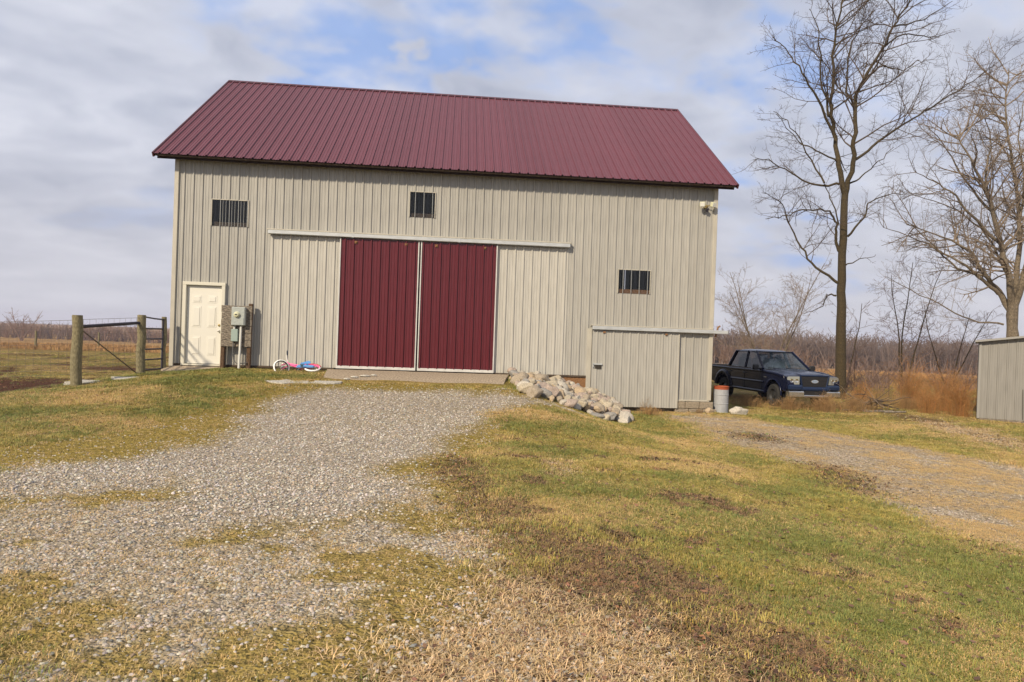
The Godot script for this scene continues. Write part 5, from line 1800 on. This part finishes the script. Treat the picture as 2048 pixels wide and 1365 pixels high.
func make_plants() -> void:
	# weeds round the truck, the tree and the shed
	var tanw := lin(0.34, 0.20, 0.085)
	var spots := [[18.2, -2.75, 320, 0.60, 0.6], [19.3, -2.6, 420, 0.75, 0.6], [20.4, -2.8, 320, 0.7, 0.6], [17.2, -3.6, 320, 0.60, 0.8], [16.6, -4.9, 300, 0.6, 0.8], [21.3, -3.4, 260, 0.55, 0.9], [22.3, -5.2, 320, 0.7, 1.1], [23.2, -4.2, 320, 0.7, 1.0], [24.6, -5.0, 320, 0.75, 1.1], [25.6, -4.3, 300, 0.8, 0.9], [21.8, -7.8, 260, 0.8, 1.2], [26.6, -7.5, 320, 1.0, 1.5], [23.8, -6.8, 260, 0.9, 1.2]]
	for i in spots.size():
		var s: Array = spots[i]
		weed_clump("dry_weeds", "knee-high tan dry weeds growing round the parked truck" if i < 5 else "tall tan dry weeds between the big tree and the shed", s[0], s[1], s[2], s[3], s[4], tanw, 500 + i, "dry weeds round the truck" if i < 5 else "dry weeds by the big tree")
	var orange := lin(0.42, 0.195, 0.06)
	for s in [[23.6, -2.15, 340, 1.7, 0.30, 601, "rusty orange dead weed clump touching the shed corner"], [23.0, -2.8, 240, 1.2, 0.36, 602, "low rusty orange dead weeds before the taller clumps"], [23.6, -4.6, 340, 2.3, 0.34, 603, "tallest, slim orange dead weed clump behind the brush pile"], [24.2, -3.7, 320, 2.1, 0.42, 604, "orange dead weeds rising beside the shed wall"], [21.6, -4.4, 240, 1.2, 0.45, 605, "thin tan orange weeds growing through the brush pile"]]:
		weed_clump("orange_weeds", s[6], s[0], s[1], s[2], s[3], s[4], orange, s[5])
	weed_clump("dead_weed", "wispy dead weed growing against the lower barn door", 12.55, 0.32, 40, 0.55, 0.16, lin(0.22, 0.15, 0.10), 610)
	weed_clump("dead_weed", "flattened tan weeds at the foot of the rock heap", 12.45, 1.1, 240, 0.34, 0.40, lin(0.42, 0.25, 0.10), 611)
	weed_clump("dead_weed", "dry weeds at the block foundation beside the drum", 14.1, 0.22, 80, 0.18, 0.25, lin(0.25, 0.16, 0.08), 612)
	# brush pile
	var r := RandomNumberGenerator.new()
	r.seed = 88
	var t := thing("brush_pile", "dark heap of cut branches and sticks before the orange weeds", "brush pile", Vector3(21.2, gh(21.2, -3.4), -3.4))
	for i in 46:
		var mb := MB.new()
		var a := r.randf() * TAU
		var d := Vector3(cos(a), r.randf_range(-0.1, 0.5), sin(a) * 0.6)
		var o := Vector3(r.randf_range(-0.75, 0.75), r.randf_range(0.0, 0.55), r.randf_range(-0.4, 0.4))
		o.y *= 1.0 - 0.6 * abs(o.x)
		var w := wander(o - d * 0.35, d, r.randf_range(0.5, 1.2), 4, 0.2, 0.0, r)
		var q := r.randf_range(0.008, 0.026)
		mb.tube(w, [q, q, q * 0.8, q * 0.6, q * 0.4], 5, true)
		part(t, "stick", mb, M.twig2 if i % 9 == 0 else M.twig)
	for s in [[20.5, -2.9, 0.9], [21.2, -2.75, 1.1], [21.7, -2.6, 0.8]]:
		var mb := MB.new()
		mb.tube([Vector3(-s[2] / 2, 0.02, 0.05), Vector3(0, 0.03, 0), Vector3(s[2] / 2, 0.04, -0.06)], [0.03, 0.035, 0.028], 7, true)
		solo("cut_branch", mb, M.weathered, "pale cut branch lying on the grass before the brush pile", "branch", "cut branches on the grass", "", Vector3(s[0], gh(s[0], s[1]), s[1]))
	# trees
	limb_tree("tall_bare_tree", "tall bare tree with dark straight trunk beside the pickup truck", Vector3(23.05, gh(23.05, -8.04), -8.04), MAIN_LIMBS, M.bark, M.twig, 5, 3.0, 2)
	limb_tree("spreading_bare_tree", "broad bare tree with several pale stems rising behind the shed", Vector3(34.39, gh(34.39, -12.4), -12.4), RIGHT_LIMBS, M.bark2, M.twig2, 6, 2.7, 2)
	bare_tree("bushy_bare_tree", "low round bare tree with many stems behind the truck", 27.6, -24.0, 7.8, 6, 21, 1, 3.2, 0.50, M.bark2, M.twig2, 0.05, "", 0.008, 2.6)
	bare_tree("bare_sapling", "slim upright bare sapling between the big tree and the shed", 32.6, -18.0, 7.0, 3, 31, 1, 3.5, 0.25, M.bark, M.twig3, 0.045, "", 0.008, 2.5)
	bare_tree("bare_sapling", "forked bare sapling in the weeds nearer the shed", 36.2, -19.0, 5.6, 3, 32, 1, 3.5, 0.45, M.bark, M.twig3, 0.042, "", 0.008, 2.5)
	bare_tree("bare_sapling", "thin bare sapling right behind the tall tree's trunk", 27.4, -15.0, 5.2, 2, 33, 1, 3.5, 0.3, M.bark, M.twig3, 0.04, "", 0.008, 2.5)
	var q := RandomNumberGenerator.new()
	q.seed = 41
	# thicket behind the truck
	for i in 20:
		var x := lerpf(21.0, 42.0, i / 19.0) + q.randf_range(-1.2, 1.2)
		var z := -40.0 + q.randf_range(-6, 5)
		var hh := q.randf_range(1.8, 3.9)
		bare_tree("thicket_shrub", "%s %s leafless shrub in the thicket %s" % ["low" if hh < 2.5 else ("middling" if hh < 3.2 else "tall"), "reddish" if i % 3 else "grey brown", "just past the truck's bed" if x < 29.0 else ("behind the tall tree" if x < 38.0 else "behind the shed's tree")], x, z, hh, 6, 700 + i, 1, 4.0, 0.6, M.twig3, M.far_red if i % 3 else M.twig3, 0.028, "shrubs of the thicket beyond the truck", 0.011, 4.0)
	for i in 26:
		var x := lerpf(24.0, 42.0, i / 25.0) + q.randf_range(-0.8, 0.8)
		var z := -13.0 + q.randf_range(-4, 3)
		var hh := q.randf_range(1.0, 2.6)
		bare_tree("brush_shrub", "%s tangled leafless brush %s" % ["knee-high" if hh < 1.5 else ("chest-high" if hh < 2.1 else "head-high"), "close behind the tall tree's trunk" if x < 29.0 else ("midway between tall tree and shed" if x < 35.5 else "next to the shed's far side")], x, z, hh, 6, 760 + i, 1, 5.0, 0.7, M.twig3, M.twig3, 0.016, "leafless brush before the far field", 0.007, 5.0)

func join(m: Array) -> MB:
	var a: MB = m[0]
	var b: MB = m[1]
	var k := a.v.size()
	a.v.append_array(b.v); a.n.append_array(b.n)
	for i in b.idx: a.idx.append(i + k)
	return a

func make_far() -> void:
	var r := RandomNumberGenerator.new()
	r.seed = 321
	var shapes := []
	for i in 4: shapes.append(join(bare_tree_mesh(12.0, [1, 2, 1, 3][i], 800 + i, 1, 0.7, [0.12, 0.25, 0.1, 0.35][i], 0.035, 0.22)))
	# woods across the field, right of the barn
	for k in 4:
		for i in 420:
			var t := r.randf()
			var x := lerpf(70.0, 300.0, t)
			var z := -215.0 + 0.28 * (x - 70.0) - r.randf() * 55.0
			var s := r.randf_range(0.75, 1.15)
			drop("wood%d" % k, Transform3D(Basis(Vector3.UP, r.randf() * TAU).scaled(Vector3(s * 1.2, s, s * 1.2)), Vector3(x, gh(x, z) - 0.3, z)), Color.WHITE)
		settle("wood%d" % k, shapes[k].mesh(M.far_wood), "far_woods", ["grey brown leafless woods across the field beyond the truck", "leafless wood edge across the field, straight stems", "leafless wood edge across the field, slim stems", "leafless wood edge across the field, spreading stems"][k], "woods")
	# hedgerow on the left horizon
	for k in 4:
		for i in 230:
			var x := lerpf(-330.0, -60.0, r.randf())
			var z := -300.0 + 0.15 * (x + 150.0) - r.randf() * 30.0
			var s := r.randf_range(0.3, 0.72)
			drop("hedge%d" % k, Transform3D(Basis(Vector3.UP, r.randf() * TAU).scaled(Vector3(s * 1.5, s, s * 1.5)), Vector3(x, gh(x, z) - 0.3, z)), Color.WHITE)
		settle("hedge%d" % k, shapes[k].mesh(M.far_red if k % 2 else M.far_wood), "far_hedgerow", ["brown leafless hedgerow beyond the stubble field", "reddish leafless hedgerow beyond the stubble field", "low brown scrub beyond the stubble field", "spreading reddish scrub beyond the stubble field"][k], "hedgerow")
	for s in [[-165.0, -270.0, 14.0, 5, "round-crowned bare tree standing above the hedgerow beyond the field"], [-128.0, -285.0, 10.0, 4, "smaller bare tree in the hedgerow beyond the pipe rail"], [-178.0, -262.0, 9.0, 3, "slim bare tree beside the round-crowned one beyond the field"]]:
		bare_tree("field_tree", s[4], s[0], s[1], s[2], s[3], int(-s[0]), 2, 0.5, 0.5, M.far_red, M.far_red, 0.2, "", 0.04)
	# stubble rows and rough grass
	for i in 26000:
		var a := r.randf()
		var x: float
		var z: float
		if i % 3 > 0:
			x = lerpf(-75.0, -8.0, r.randf()); z = lerpf(-33.0, -62.0, a) - 0.25 * (x + 10.0) * 0.4
		else:
			x = lerpf(24.0, 75.0, r.randf()); z = lerpf(-16.0, -60.0, a)
		drop("rough", Transform3D(spin(r, Vector3(2.6, r.randf_range(2.0, 5.0), 2.6)), Vector3(x, gh(x, z), z)), jit(Color(0.36, 0.21, 0.09), r, 0.35))
	settle("rough", tuft_mesh(9, 9, 0.11, 0.10, 0.35, 0.004), "rough_grass", "rough brown grass along the edge of the fields", "grass")

func _ready() -> void:
	# camera
	var cam := Camera3D.new()
	cam.name = "camera"
	cam.fov = 53.13
	cam.far = 2000.0
	cam.near = 0.05
	cam.position = Vector3(7.3486, 1.0079, 18.4152)
	cam.basis = Basis.from_euler(Vector3(-0.005617, -0.084599, 0.035088))
	add_child(cam)
	cam.current = true
	# sky and exposure
	var env := Environment.new()
	env.background_mode = Environment.BG_SKY
	var sky := Sky.new()
	var pm := PanoramaSkyMaterial.new()
	pm.panorama = ImageTexture.create_from_image(make_sky())
	sky.sky_material = pm
	env.sky = sky
	env.tonemap_mode = Environment.TONE_MAPPER_LINEAR
	env.tonemap_exposure = 1.12
	env.sdfgi_enabled = true
	env.ssao_enabled = true
	env.ssil_enabled = true
	env.fog_enabled = true
	env.fog_density = 0.0003
	env.fog_light_color = Color(0.80, 0.80, 0.88)
	var we := WorldEnvironment.new()
	we.environment = env
	add_child(we)
	# sun: low, behind the camera's left shoulder
	var sun := DirectionalLight3D.new()
	sun.name = "sun"
	sun.light_energy = 1.5
	sun.light_color = Color(1.0, 0.93, 0.82)
	sun.light_angular_distance = 3.5
	sun.shadow_enabled = true
	add_child(sun)
	sun.look_at_from_position(Vector3.ZERO, Vector3(0.80, -0.86, -1.0), Vector3.UP)

	wob.seed = 3; wob.frequency = 0.06; wob.fractal_octaves = 3
	patch.seed = 8; patch.frequency = 0.07; patch.fractal_octaves = 3
	fine.seed = 12; fine.frequency = 0.09; fine.fractal_octaves = 2
	var t0 := Time.get_ticks_msec()
	make_materials()
	make_zones()
	print("zones ", Time.get_ticks_msec() - t0)
	make_ground()
	print("ground ", Time.get_ticks_msec() - t0)
	make_barn()
	make_yard()
	make_truck()
	make_shed()
	print("things ", Time.get_ticks_msec() - t0)
	make_plants()
	make_far()
	print("plants ", Time.get_ticks_msec() - t0)
	make_cover()
	print("cover ", Time.get_ticks_msec() - t0)
